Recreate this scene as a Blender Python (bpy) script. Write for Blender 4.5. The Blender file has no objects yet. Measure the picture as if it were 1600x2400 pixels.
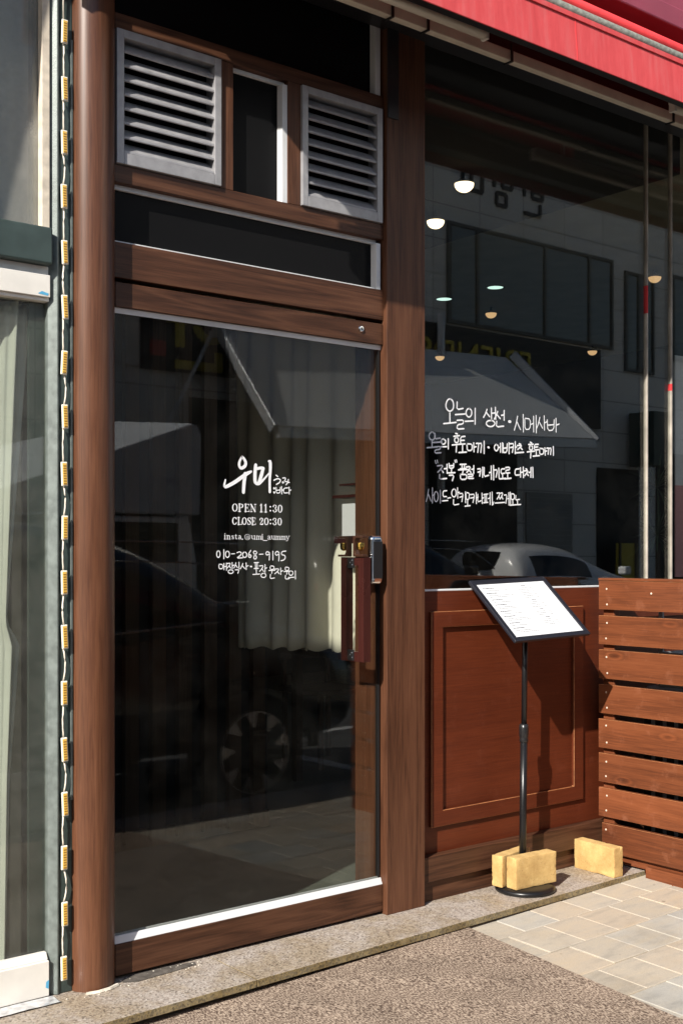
import bpy, bmesh, math, random
from mathutils import Vector, Matrix, noise as mnoise
random.seed(11)
R = math.radians
SC = bpy.context.scene
COL = SC.collection

# ------------------------------------------------------------------ camera
cam = bpy.data.cameras.new('camera')
cam.sensor_fit = 'VERTICAL'; cam.sensor_height = 36.0; cam.lens = 2800 / 2400 * 36.0
cam.shift_y = 103 / 2400
cam.clip_start = 0.05; cam.clip_end = 1200
camo = bpy.data.objects.new('camera', cam); COL.objects.link(camo)
camo.location = (0, -3.16, 1.25); camo.rotation_euler = (R(90), 0, R(-38.75))
SC.camera = camo

# ------------------------------------------------------------------ world, sun, exposure
TRAVEL = Vector((.748, .3366, -.572)).normalized()          # the way the sunlight goes
W = bpy.data.worlds.new('World'); SC.world = W; W.use_nodes = True
nt = W.node_tree; nt.nodes.clear()
sky = nt.nodes.new('ShaderNodeTexSky'); sky.sky_type = 'NISHITA'; sky.sun_disc = False
sky.sun_elevation = R(34.5); sky.sun_rotation = math.atan2(-TRAVEL.x, -TRAVEL.y)
sky.air_density = 1.0; sky.dust_density = 1.2; sky.ozone_density = 1.0
bg = nt.nodes.new('ShaderNodeBackground'); bg.inputs['Strength'].default_value = 0.095
wo = nt.nodes.new('ShaderNodeOutputWorld')
nt.links.new(sky.outputs[0], bg.inputs[0]); nt.links.new(bg.outputs[0], wo.inputs[0])
sun = bpy.data.lights.new('sun', 'SUN'); sun.energy = 5.0; sun.angle = R(0.5); sun.color = (1.0, .945, .86)
suno = bpy.data.objects.new('sun', sun); COL.objects.link(suno)
suno.rotation_euler = TRAVEL.to_track_quat('-Z', 'Y').to_euler(); suno.location = (-6, -6, 12)
vs = SC.view_settings
vs.view_transform = 'Standard'; vs.look = 'None'; vs.exposure = 0.65; vs.gamma = 1; vs.use_curve_mapping = False
SC.cycles.max_bounces = 10; SC.cycles.transparent_max_bounces = 16
SC.cycles.caustics_reflective = False; SC.cycles.caustics_refractive = False
SC.cycles.sample_clamp_indirect = 6
SC.cycles.use_denoising = True

# ------------------------------------------------------------------ mesh helper
class MB:
    def __init__(s): s.v = []; s.f = []; s.m = []; s.mi = 0
    def quad(s, *p):
        n = len(s.v); s.v += [tuple(q) for q in p]; s.f.append(tuple(range(n, n + len(p)))); s.m.append(s.mi)
    def box(s, x0, x1, y0, y1, z0, z1):
        n = len(s.v)
        s.v += [(x0,y0,z0),(x1,y0,z0),(x1,y1,z0),(x0,y1,z0),(x0,y0,z1),(x1,y0,z1),(x1,y1,z1),(x0,y1,z1)]
        for q in ((0,3,2,1),(4,5,6,7),(0,1,5,4),(1,2,6,5),(2,3,7,6),(3,0,4,7)):
            s.f.append(tuple(n + i for i in q)); s.m.append(s.mi)
    def prism(s, poly, a0, a1, axis='y'):
        # poly: 2-D outline (counter-clockwise), extruded along axis
        def P(p, a):
            return {'x': (a, p[0], p[1]), 'y': (p[0], a, p[1]), 'z': (p[0], p[1], a)}[axis]
        n = len(s.v); k = len(poly)
        s.v += [P(p, a0) for p in poly] + [P(p, a1) for p in poly]
        s.f.append(tuple(range(n, n + k))); s.m.append(s.mi)
        s.f.append(tuple(range(n + 2*k - 1, n + k - 1, -1))); s.m.append(s.mi)
        for i in range(k):
            j = (i + 1) % k
            s.f.append((n + i, n + k + i, n + k + j, n + j)); s.m.append(s.mi)
    def tube(s, pts, r, n=10, caps=True):
        pts = [Vector(p) for p in pts]; rr = r if isinstance(r, (list, tuple)) else [r] * len(pts)
        rings = []; up = Vector((0, 0, 1))
        for i, p in enumerate(pts):
            d = (pts[min(i + 1, len(pts) - 1)] - pts[max(i - 1, 0)]).normalized()
            a = d.cross(up)
            if a.length < .05: a = d.cross(Vector((0, 1, 0)))
            a.normalize(); b = d.cross(a).normalized()
            base = len(s.v)
            for k in range(n):
                t = 2 * math.pi * k / n
                s.v.append(tuple(p + (a * math.cos(t) + b * math.sin(t)) * rr[i]))
            rings.append(base)
        for i in range(len(rings) - 1):
            for k in range(n):
                k2 = (k + 1) % n
                s.f.append((rings[i] + k, rings[i] + k2, rings[i+1] + k2, rings[i+1] + k)); s.m.append(s.mi)
        if caps:
            s.f.append(tuple(rings[0] + k for k in range(n - 1, -1, -1))); s.m.append(s.mi)
            s.f.append(tuple(rings[-1] + k for k in range(n))); s.m.append(s.mi)
    def lathe(s, prof, c, axis='z', n=32, caps=True):
        # prof: (radius, height) pairs
        rings = []
        for r_, h_ in prof:
            base = len(s.v)
            for k in range(n):
                t = 2 * math.pi * k / n; a, b = r_ * math.cos(t), r_ * math.sin(t)
                p = {'z': (a, b, h_), 'y': (a, h_, b), 'x': (h_, a, b)}[axis]
                s.v.append((c[0] + p[0], c[1] + p[1], c[2] + p[2]))
            rings.append(base)
        for i in range(len(rings) - 1):
            for k in range(n):
                k2 = (k + 1) % n
                s.f.append((rings[i] + k, rings[i] + k2, rings[i+1] + k2, rings[i+1] + k)); s.m.append(s.mi)
        for q, rev in ((0, True), (-1, False)):
            if caps and prof[q][0] > 1e-5:
                seq = range(n - 1, -1, -1) if rev else range(n)
                s.f.append(tuple(rings[q] + k for k in seq)); s.m.append(s.mi)
    def transform(s, mat, start=0):
        for i in range(start, len(s.v)): s.v[i] = tuple(mat @ Vector(s.v[i]))
    def build(s, name, mats, parent=None, base=None, bevel=0, smooth=False, seg=2, fix=True, bmat=None):
        if not isinstance(mats, (list, tuple)): mats = [mats]
        if parent is not None:
            r = parent
            while r.parent: r = r.parent
            o = Vector(r.location)
        else: o = Vector(base) if base else Vector((0, 0, 0))
        me = bpy.data.meshes.new(name)
        me.from_pydata([tuple(Vector(v) - o) for v in s.v], [], s.f)
        for m_ in mats: me.materials.append(m_)
        me.polygons.foreach_set('material_index', s.m)
        if fix:
            bm = bmesh.new(); bm.from_mesh(me); bmesh.ops.recalc_face_normals(bm, faces=bm.faces); bm.to_mesh(me); bm.free()
        if smooth:
            me.polygons.foreach_set('use_smooth', [True] * len(me.polygons))
        me.update()
        ob = bpy.data.objects.new(name, me); COL.objects.link(ob)
        if parent is not None: ob.parent = parent
        else: ob.location = o
        if bevel:
            b = ob.modifiers.new('bevel', 'BEVEL'); b.width = bevel; b.segments = seg; b.limit_method = 'ANGLE'; b.angle_limit = R(40)
            if bmat is not None: b.material = bmat
        return ob

def tag(o, label=None, cat=None, group=None, kind=None):
    if label: o['label'] = label
    if cat: o['category'] = cat
    if group: o['group'] = group
    if kind: o['kind'] = kind
    return o
def thing(name, label, cat, loc=(0, 0, 0), group=None):
    o = bpy.data.objects.new(name, None); COL.objects.link(o); o.location = loc; o.empty_display_size = .1
    return tag(o, label, cat, group)
def copy_tree(o, parent=None):
    c = o.copy(); COL.objects.link(c); c.parent = parent
    for ch in [k for k in COL.objects if k.parent == o]: copy_tree(ch, c)
    return c

# ------------------------------------------------------------------ materials
def mat(name):
    m_ = bpy.data.materials.new(name); m_.use_nodes = True
    n_ = m_.node_tree; return m_, n_, n_.nodes['Principled BSDF'], n_.links.new
def node(n_, t, **kw):
    x = n_.nodes.new(t)
    for k, v in kw.items(): setattr(x, k, v)
    return x
def ramp(n_, stops, interp='LINEAR'):
    r_ = n_.nodes.new('ShaderNodeValToRGB'); r_.color_ramp.interpolation = interp
    e = r_.color_ramp.elements
    e[0].position, e[0].color = stops[0][0], (*stops[0][1], 1)
    e[1].position, e[1].color = stops[-1][0], (*stops[-1][1], 1)
    for p, c in stops[1:-1]:
        q = e.new(p); q.color = (*c, 1)
    return r_
def plain(name, col, rough=.5, metal=0, spec=.5, bump=0, bscale=200, vary=0, vscale=6, coat=0):
    m_, n_, b, L = mat(name)
    b.inputs['Base Color'].default_value = (*col, 1); b.inputs['Roughness'].default_value = rough
    b.inputs['Metallic'].default_value = metal; b.inputs['Specular IOR Level'].default_value = spec
    if coat: b.inputs['Coat Weight'].default_value = coat; b.inputs['Coat Roughness'].default_value = .04
    tc = node(n_, 'ShaderNodeTexCoord')
    if vary:
        ns = node(n_, 'ShaderNodeTexNoise'); ns.inputs['Scale'].default_value = vscale; ns.inputs['Detail'].default_value = 6
        L(tc.outputs['Object'], ns.inputs['Vector'])
        r_ = ramp(n_, [(.3, tuple(c * (1 - vary) for c in col)), (.7, tuple(min(1, c * (1 + vary)) for c in col))])
        L(ns.outputs['Fac'], r_.inputs[0]); L(r_.outputs[0], b.inputs['Base Color'])
        mr = node(n_, 'ShaderNodeMapRange'); mr.inputs[3].default_value = max(0, rough - .08); mr.inputs[4].default_value = min(1, rough + .12)
        L(ns.outputs['Fac'], mr.inputs[0]); L(mr.outputs[0], b.inputs['Roughness'])
    if bump:
        nb = node(n_, 'ShaderNodeTexNoise'); nb.inputs['Scale'].default_value = bscale; nb.inputs['Detail'].default_value = 3
        L(tc.outputs['Object'], nb.inputs['Vector'])
        bp = node(n_, 'ShaderNodeBump'); bp.inputs['Strength'].default_value = bump; bp.inputs['Distance'].default_value = .002
        L(nb.outputs['Fac'], bp.inputs['Height']); L(bp.outputs[0], b.inputs['Normal'])
    return m_
def wood(name, dark, mid, light, axis='z', rough=.46, rings=6, fine=.72, knots=False, scale=1.0, bump=.2, worn=0, spec=.32, grain=.34):
    m_, n_, b, L = mat(name)
    tc = node(n_, 'ShaderNodeTexCoord'); mp = node(n_, 'ShaderNodeMapping')
    k = {'x': (.55, 9, 9), 'y': (9, .55, 9), 'z': (9, 9, .55)}[axis]
    mp.inputs['Scale'].default_value = tuple(q * scale for q in k)
    L(tc.outputs['Object'], mp.inputs['Vector'])
    n1 = node(n_, 'ShaderNodeTexNoise'); n1.inputs['Scale'].default_value = 1.1; n1.inputs['Detail'].default_value = 2.5; n1.inputs['Distortion'].default_value = .6
    L(mp.outputs[0], n1.inputs['Vector'])
    mu = node(n_, 'ShaderNodeMath', operation='MULTIPLY'); mu.inputs[1].default_value = rings
    pg = node(n_, 'ShaderNodeMath', operation='PINGPONG'); pg.inputs[1].default_value = .5
    L(n1.outputs['Fac'], mu.inputs[0]); L(mu.outputs[0], pg.inputs[0])
    mp2 = node(n_, 'ShaderNodeMapping'); k2 = {'x': (4.5, 135, 135), 'y': (135, 4.5, 135), 'z': (135, 135, 4.5)}[axis]
    mp2.inputs['Scale'].default_value = k2; L(tc.outputs['Object'], mp2.inputs['Vector'])
    n2 = node(n_, 'ShaderNodeTexNoise'); n2.inputs['Scale'].default_value = 1.6; n2.inputs['Detail'].default_value = 7; n2.inputs['Roughness'].default_value = .62
    L(mp2.outputs[0], n2.inputs['Vector'])
    ad = node(n_, 'ShaderNodeMath', operation='MULTIPLY_ADD'); ad.inputs[1].default_value = fine
    pm = node(n_, 'ShaderNodeMath', operation='MULTIPLY'); pm.inputs[1].default_value = grain; L(pg.outputs[0], pm.inputs[0])
    L(n2.outputs['Fac'], ad.inputs[0]); L(pm.outputs[0], ad.inputs[2])
    r_ = ramp(n_, [(.20, dark), (.44, mid), (.74, light)])
    L(ad.outputs[0], r_.inputs[0])
    out = r_.outputs[0]
    n3 = node(n_, 'ShaderNodeTexNoise'); n3.inputs['Scale'].default_value = 2.3; n3.inputs['Detail'].default_value = 5
    L(tc.outputs['Object'], n3.inputs['Vector'])
    mr = node(n_, 'ShaderNodeMapRange'); mr.inputs[1].default_value = .3; mr.inputs[2].default_value = .7
    mr.inputs[3].default_value = .88; mr.inputs[4].default_value = 1.10; L(n3.outputs['Fac'], mr.inputs[0])
    mx = node(n_, 'ShaderNodeMix', data_type='RGBA', blend_type='MULTIPLY'); mx.inputs[0].default_value = 1
    L(out, mx.inputs[6]); L(mr.outputs[0], mx.inputs[7]); out = mx.outputs[2]
    oi = node(n_, 'ShaderNodeObjectInfo'); orr = node(n_, 'ShaderNodeMapRange'); orr.inputs[3].default_value = .86; orr.inputs[4].default_value = 1.12
    L(oi.outputs['Random'], orr.inputs[0]); mo = node(n_, 'ShaderNodeMix', data_type='RGBA', blend_type='MULTIPLY'); mo.inputs[0].default_value = 1
    L(out, mo.inputs[6]); L(orr.outputs[0], mo.inputs[7]); out = mo.outputs[2]
    if knots:
        vo = node(n_, 'ShaderNodeTexVoronoi'); vo.inputs['Scale'].default_value = 3.4
        mp3 = node(n_, 'ShaderNodeMapping'); mp3.inputs['Scale'].default_value = {'x': (.8, 1, 2.2), 'y': (1, .8, 2.2), 'z': (1.8, 1.8, .8)}[axis]
        L(tc.outputs['Object'], mp3.inputs['Vector']); L(mp3.outputs[0], vo.inputs['Vector'])
        kr = ramp(n_, [(.0, (.40, .38, .36)), (.06, (.62, .60, .58)), (.10, (1.30, 1.28, 1.25)), (.14, (.80, .80, .80)), (.21, (1, 1, 1))])
        L(vo.outputs['Distance'], kr.inputs[0])
        m3 = node(n_, 'ShaderNodeMix', data_type='RGBA', blend_type='MULTIPLY'); m3.inputs[0].default_value = .8
        L(out, m3.inputs[6]); L(kr.outputs[0], m3.inputs[7]); out = m3.outputs[2]
    if worn:
        n4 = node(n_, 'ShaderNodeTexNoise'); n4.inputs['Scale'].default_value = 14; n4.inputs['Detail'].default_value = 8; n4.inputs['Roughness'].default_value = .7
        L(tc.outputs['Object'], n4.inputs['Vector'])
        wr = ramp(n_, [(.56, (0, 0, 0)), (.70, (1, 1, 1))]); L(n4.outputs['Fac'], wr.inputs[0])
        wm = node(n_, 'ShaderNodeMath', operation='MULTIPLY'); wm.inputs[1].default_value = worn; L(wr.outputs[0], wm.inputs[0])
        m4 = node(n_, 'ShaderNodeMix', data_type='RGBA'); L(wm.outputs[0], m4.inputs[0])
        L(out, m4.inputs[6]); m4.inputs[7].default_value = (*[min(1, c * 1.5 + .05) for c in light], 1); out = m4.outputs[2]
    b.inputs['Specular IOR Level'].default_value = spec
    L(out, b.inputs['Base Color'])
    mr2 = node(n_, 'ShaderNodeMapRange'); mr2.inputs[3].default_value = rough - .08; mr2.inputs[4].default_value = rough + .14
    L(n3.outputs['Fac'], mr2.inputs[0]); L(mr2.outputs[0], b.inputs['Roughness'])
    bp = node(n_, 'ShaderNodeBump'); bp.inputs['Strength'].default_value = bump; bp.inputs['Distance'].default_value = .001
    L(ad.outputs[0], bp.inputs['Height']); L(bp.outputs[0], b.inputs['Normal'])
    return m_
def glass(name, tint=(.93, .95, .93), dirt=.0, base=.0, ior=1.5):
    m_, n_, b, L = mat(name); n_.nodes.remove(b); out = n_.nodes['Material Output']
    ge = node(n_, 'ShaderNodeNewGeometry'); io = node(n_, 'ShaderNodeMapRange')
    io.inputs[3].default_value = ior; io.inputs[4].default_value = 1 / ior
    L(ge.outputs['Backfacing'], io.inputs[0])
    fr = node(n_, 'ShaderNodeFresnel'); L(io.outputs[0], fr.inputs[0])
    tr = node(n_, 'ShaderNodeBsdfTransparent'); tr.inputs[0].default_value = (*tint, 1)
    gl = node(n_, 'ShaderNodeBsdfGlossy'); gl.inputs['Roughness'].default_value = 0.0
    mx = node(n_, 'ShaderNodeMixShader'); L(fr.outputs[0], mx.inputs[0]); L(tr.outputs[0], mx.inputs[1]); L(gl.outputs[0], mx.inputs[2])
    fin = mx.outputs[0]
    if dirt:
        tc = node(n_, 'ShaderNodeTexCoord'); ns = node(n_, 'ShaderNodeTexNoise'); ns.inputs['Scale'].default_value = 5; ns.inputs['Detail'].default_value = 9
        ns.inputs['Roughness'].default_value = .75; L(tc.outputs['Object'], ns.inputs['Vector'])
        dr = ramp(n_, [(.42, (base,) * 3), (.85, (dirt, dirt, dirt))]); L(ns.outputs['Fac'], dr.inputs[0])
        df = node(n_, 'ShaderNodeBsdfDiffuse'); df.inputs[0].default_value = (.55, .53, .48, 1)
        m2 = node(n_, 'ShaderNodeMixShader'); L(dr.outputs[0], m2.inputs[0]); L(fin, m2.inputs[1]); L(df.outputs[0], m2.inputs[2]); fin = m2.outputs[0]
    L(fin, out.inputs['Surface'])
    return m_
def emit(name, col, s):
    m_, n_, b, L = mat(name); b.inputs['Base Color'].default_value = (*col, 1)
    b.inputs['Emission Color'].default_value = (*col, 1); b.inputs['Emission Strength'].default_value = s
    return m_
def granite(name, a, b_, c, edge=None):
    m_, n_, b, L = mat(name); tc = node(n_, 'ShaderNodeTexCoord')
    v = node(n_, 'ShaderNodeTexVoronoi'); v.inputs['Scale'].default_value = 190; L(tc.outputs['Object'], v.inputs['Vector'])
    r_ = ramp(n_, [(.0, a), (.35, b_), (.7, c), (1, tuple(q * .5 for q in a))]); sp = node(n_, 'ShaderNodeSeparateColor')
    L(v.outputs['Color'], sp.inputs[0]); L(sp.outputs[0], r_.inputs[0])
    ns = node(n_, 'ShaderNodeTexNoise'); ns.inputs['Scale'].default_value = 5; ns.inputs['Detail'].default_value = 8; ns.inputs['Roughness'].default_value = .7
    L(tc.outputs['Object'], ns.inputs['Vector'])
    st = ramp(n_, [(.42, (1, 1, 1)), (.58, edge or (.8, .8, .8))]); L(ns.outputs['Fac'], st.inputs[0])
    mx = node(n_, 'ShaderNodeMix', data_type='RGBA', blend_type='MULTIPLY'); mx.inputs[0].default_value = .75
    L(r_.outputs[0], mx.inputs[6]); L(st.outputs[0], mx.inputs[7]); L(mx.outputs[2], b.inputs['Base Color'])
    b.inputs['Roughness'].default_value = .55
    bp = node(n_, 'ShaderNodeBump'); bp.inputs['Strength'].default_value = .25; bp.inputs['Distance'].default_value = .0015
    L(v.outputs['Distance'], bp.inputs['Height']); L(bp.outputs[0], b.inputs['Normal'])
    return m_

WD, WM, WL = (.030, .0110, .0054), (.082, .0325, .0160), (.136, .0590, .0310)
M = {}
M['walnut_x'] = wood('walnut_laminate_horizontal', tuple(c * .72 for c in WD), tuple(c * .80 for c in WM), tuple(c * .86 for c in WL), 'x', grain=.55, rings=8, fine=.66)
M['walnut_z'] = wood('walnut_laminate_vertical', WD, tuple(c * 1.05 for c in WM), tuple(c * 1.0 for c in WL), 'z', rings=5)
M['pole'] = wood('walnut_wrap', tuple(c * 1.7 for c in WD), tuple(c * 1.2 for c in WM), tuple(c * 1.1 for c in WL), 'z', rings=4, rough=.33, spec=.45, grain=.22)
M['dado'] = wood('red_brown_painted_wood', (.085, .0165, .0060), (.132, .0272, .0090), (.168, .039, .0135), 'x', rings=2, fine=.6, rough=.42, scale=.6, worn=.10)
M['fence'] = wood('stained_pine', (.082, .0235, .0090), (.165, .0480, .0172), (.225, .074, .029), 'y', rings=4, fine=.65, knots=True, rough=.5, scale=.6, bump=.3, worn=.22)
M['zinc'] = plain('zinc_screw', (.72, .68, .60), .4, .2)
M['worn_edge'] = plain('worn_orange_edge', (.36, .155, .06), .6, vary=.35, vscale=40)
M['fence_end'] = plain('pine_end_grain', (.42, .2, .08), .7, vary=.3, vscale=60)
M['handle'] = wood('dark_red_wood', (.020, .0055, .0048), (.038, .0105, .0085), (.058, .017, .013), 'z', rings=3, rough=.25)
M['slat'] = wood('dark_interior_wood', (.02, .012, .008), (.06, .036, .022), (.09, .055, .035), 'z', rings=3)
M['white'] = plain('white_gasket', (.66, .67, .68), .45, vary=.06)
M['alu'] = plain('grey_aluminium', (.33, .325, .335), .40, .25, vary=.13, vscale=28)
M['steel'] = plain('brushed_steel', (.62, .62, .62), .12, 1.0)
M['black'] = plain('black_panel', (.007, .007, .0075), .35, 0, .06)
M['blackm'] = plain('black_powder_coat', (.012, .012, .014), .35, 0, .5, bump=.1, bscale=400)
M['blackp'] = plain('black_plastic', (.015, .015, .016), .28, 0, .5)
M['brass'] = plain('brass', (.72, .48, .12), .2, 1.0)
M['bronze'] = plain('brown_bracket', (.075, .035, .022), .3, .4)
M['chrome'] = plain('chrome', (.75, .76, .78), .06, 1.0)
M['glass'] = glass('window_glass', (.90, .91, .89), .010, 0, 1.66)
M['glass_door'] = glass('smoked_door_glass', (.88, .89, .87), .010)
M['glass_old'] = glass('old_green_glass', (.88, .89, .86), .5, .22)
M['glass_low'] = glass('old_clear_glass', (.86, .88, .85), .12, .03)
M['paint_white'] = plain('white_marker', (.85, .86, .87), .6)
M['granite'] = granite('pink_grey_granite', (.27, .225, .195), (.40, .345, .30), (.50, .45, .40), (.74, .66, .50))
M['granite_edge'] = granite('stained_granite_edge', (.22, .175, .095), (.30, .235, .125), (.19, .16, .11), (.60, .52, .36))
M['green'] = plain('dark_green_metal', (.052, .075, .069), .38, .2, vary=.2, vscale=15, bump=.12, bscale=500)
M['green_light'] = plain('weathered_green_metal', (.15, .175, .165), .42, .2, vary=.22, vscale=40, bump=.25, bscale=260)
M['white_rail'] = plain('white_metal_rail', (.76, .73, .67), .5, vary=.10, vscale=9)
M['jamb'] = plain('cream_jamb', (.66, .58, .47), .7, vary=.2, vscale=30, bump=.2)
M['reflect_cream'] = plain('cream_reflection', (.40, .36, .31), .6, vary=.35, vscale=9)  # cream of the mirrored side street, put into the mullions' colour
M['led_white'] = plain('led_casing', (.82, .78, .68), .5)
M['led_yel'] = plain('led_resin', (.80, .50, .10), .35)
M['led_dark'] = plain('led_chip_gap', (.30, .14, .02), .4)
M['wire'] = plain('white_wire', (.74, .68, .58), .5)
def awning_cloth():
    m_, n_, b, L = mat('dusty_red_awning_cloth'); tc = node(n_, 'ShaderNodeTexCoord'); mp = node(n_, 'ShaderNodeMapping'); mp.inputs['Scale'].default_value = (26, 4, 3)
    L(tc.outputs['Object'], mp.inputs['Vector']); ns = node(n_, 'ShaderNodeTexNoise'); ns.inputs['Scale'].default_value = 1; ns.inputs['Detail'].default_value = 8; ns.inputs['Roughness'].default_value = .7
    L(mp.outputs[0], ns.inputs['Vector']); r_ = ramp(n_, [(.32, (.57, .062, .066)), (.5, (.63, .075, .080)), (.75, (.62, .125, .125))]); L(ns.outputs['Fac'], r_.inputs[0]); L(r_.outputs[0], b.inputs['Base Color'])
    b.inputs['Roughness'].default_value = .8; b.inputs['Specular IOR Level'].default_value = .3
    w = node(n_, 'ShaderNodeTexNoise'); w.inputs['Scale'].default_value = 3.5; w.inputs['Detail'].default_value = 5; L(tc.outputs['Object'], w.inputs['Vector'])
    bp = node(n_, 'ShaderNodeBump'); bp.inputs['Strength'].default_value = .5; bp.inputs['Distance'].default_value = .02; L(w.outputs['Fac'], bp.inputs['Height']); L(bp.outputs[0], b.inputs['Normal'])
    return m_
M['red'] = awning_cloth()
M['redlip'] = plain('red_fabric_roll', (.62, .04, .045), .55, vary=.15, vscale=12)
M['canopy'] = plain('dark_red_canvas', (.42, .035, .035), .85, vary=.12)
def translucent(m_, col, f):
    n_ = m_.node_tree; out = n_.nodes['Material Output']; b = n_.nodes['Principled BSDF']
    t = n_.nodes.new('ShaderNodeBsdfTranslucent'); t.inputs[0].default_value = (*col, 1); mx = n_.nodes.new('ShaderNodeMixShader'); mx.inputs[0].default_value = f
    n_.links.new(b.outputs[0], mx.inputs[1]); n_.links.new(t.outputs[0], mx.inputs[2]); n_.links.new(mx.outputs[0], out.inputs['Surface'])
translucent(M['canopy'], (.45, .045, .045), .25)
M['maroon'] = plain('maroon_sign', (.30, .055, .085), .42, vary=.08)
M['beige'] = plain('beige_rail', (.62, .56, .46), .5, vary=.12, vscale=10)
M['rope'] = plain('grey_groove', (.17, .175, .155), .8, vary=.35, vscale=60, bump=.5, bscale=120)
M['stand'] = plain('black_steel_tube', (.010, .010, .011), .32, .2, .5)
M['frame'] = plain('dark_blue_black_snap_frame', (.022, .023, .032), .34, .3, .5)
M['paper'] = plain('paper', (.74, .75, .77), .35)
M['ink'] = plain('grey_ink', (.10, .105, .12), .7)
M['ink_blue'] = plain('blue_ink', (.55, .70, .80), .7)
M['cream'] = plain('cream_cotton', (.86, .83, .70), .9, 0, .2, bump=.3, bscale=500, vary=.05)
M['sheer'] = plain('white_sheer_curtain', (.84, .85, .79), .9, 0, .2, bump=.3, bscale=400, vary=.07)
translucent(M['sheer'], (.7, .7, .65), .3)
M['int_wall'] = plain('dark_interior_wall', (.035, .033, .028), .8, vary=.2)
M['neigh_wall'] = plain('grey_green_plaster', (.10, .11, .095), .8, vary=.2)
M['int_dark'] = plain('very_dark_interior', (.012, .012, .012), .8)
M['int_ceil'] = plain('olive_ceiling', (.34, .33, .25), .85, vary=.1)
M['int_drop'] = plain('dark_grey_ceiling', (.05, .05, .052), .85, vary=.1)
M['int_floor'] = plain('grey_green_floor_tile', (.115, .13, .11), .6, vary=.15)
M['wallstone'] = plain('upper_wall_render', (.30, .27, .24), .9, vary=.1)
M['lamp'] = emit('warm_lamp_glass', (1, .80, .52), 2.4)
M['lamp_dim'] = emit('amber_lamp_glass', (1, .62, .30), .55)
M['lamp_cool'] = emit('cool_downlight', (.70, 1, .90), .9)
M['tube'] = plain('frosted_tube', (.70, .64, .54), .4)
M['asphalt'] = plain('asphalt', (.085, .085, .085), .85, vary=.25, vscale=3, bump=.6, bscale=150)
M['kerb'] = granite('kerb_granite', (.30, .29, .28), (.38, .37, .36), (.45, .44, .43))
M['mark'] = plain('road_paint', (.72, .72, .70), .6, vary=.1)
M['grime'] = plain('dark_grime', (.10, .088, .076), .7, vary=.4, vscale=40)
M['mortar'] = plain('white_mortar', (.62, .57, .48), .9, vary=.2, vscale=60, bump=.6, bscale=150)
M['silver'] = plain('crinkled_silver_tape', (.72, .72, .73), .3, .5, vary=.3, vscale=40, bump=1.0, bscale=45)
M['blue_tape'] = plain('blue_tape', (.10, .42, .68), .5)
M['bl_paint'] = plain('black_car_paint', (.006, .006, .007), .18, 0, .5, coat=1)
M['wh_paint'] = plain('white_car_paint', (.86, .87, .88), .25, 0, .5, coat=1)
M['car_glass'] = plain('car_glass', (.008, .009, .010), .04, 0, .6)
M['tyre'] = plain('rubber', (.012, .012, .012), .85)
M['rim_dark'] = plain('black_alloy', (.012, .012, .013), .25, .3)
M['rim'] = plain('alloy_rim', (.95, .95, .94), .35, .9)
M['tail'] = plain('red_lens', (.35, .01, .01), .1)
M['headl'] = plain('clear_lens', (.55, .57, .60), .06, .3)
M['tarp'] = plain('grey_white_tarpaulin', (.72, .76, .80), .6, vary=.06, vscale=2, bump=.3, bscale=6)
M['truckb'] = plain('truck_blue_grey', (.42, .46, .52), .4)
M['awn_grey'] = plain('light_grey_awning_canvas', (.80, .82, .82), .8, vary=.05, vscale=1.5)
M['awn_arm'] = plain('light_aluminium', (.60, .62, .66), .35, .4)
M['sign_dark'] = plain('dark_signboard', (.018, .018, .018), .5)
M['sign_yel'] = plain('yellow_letters', (.62, .50, .05), .5)
M['sign_red'] = plain('red_sign', (.42, .03, .03), .5)
M['sign_green'] = plain('dark_green_sign', (.008, .04, .038), .45)
M['op_glass'] = plain('dark_office_glass', (.17, .19, .17), .05, 0, .9)
M['op_dark'] = plain('dark_shop_opening', (.012, .012, .012), .6)
M['op_frame'] = plain('grey_window_frame', (.10, .105, .10), .5)
M['shutter'] = plain('grey_roller_shutter', (.30, .31, .31), .5, .3)
M['yellow'] = plain('yellow_board', (.60, .47, .04), .6)
M['pink'] = plain('pink_banner', (.72, .34, .34), .7)
M['leaf'] = plain('dark_spiky_leaf', (.045, .075, .035), .5, vary=.3)
M['pot'] = plain('grey_planter', (.25, .25, .25), .6)
M['ac'] = plain('grey_metal_casing', (.30, .31, .31), .5)

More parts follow.
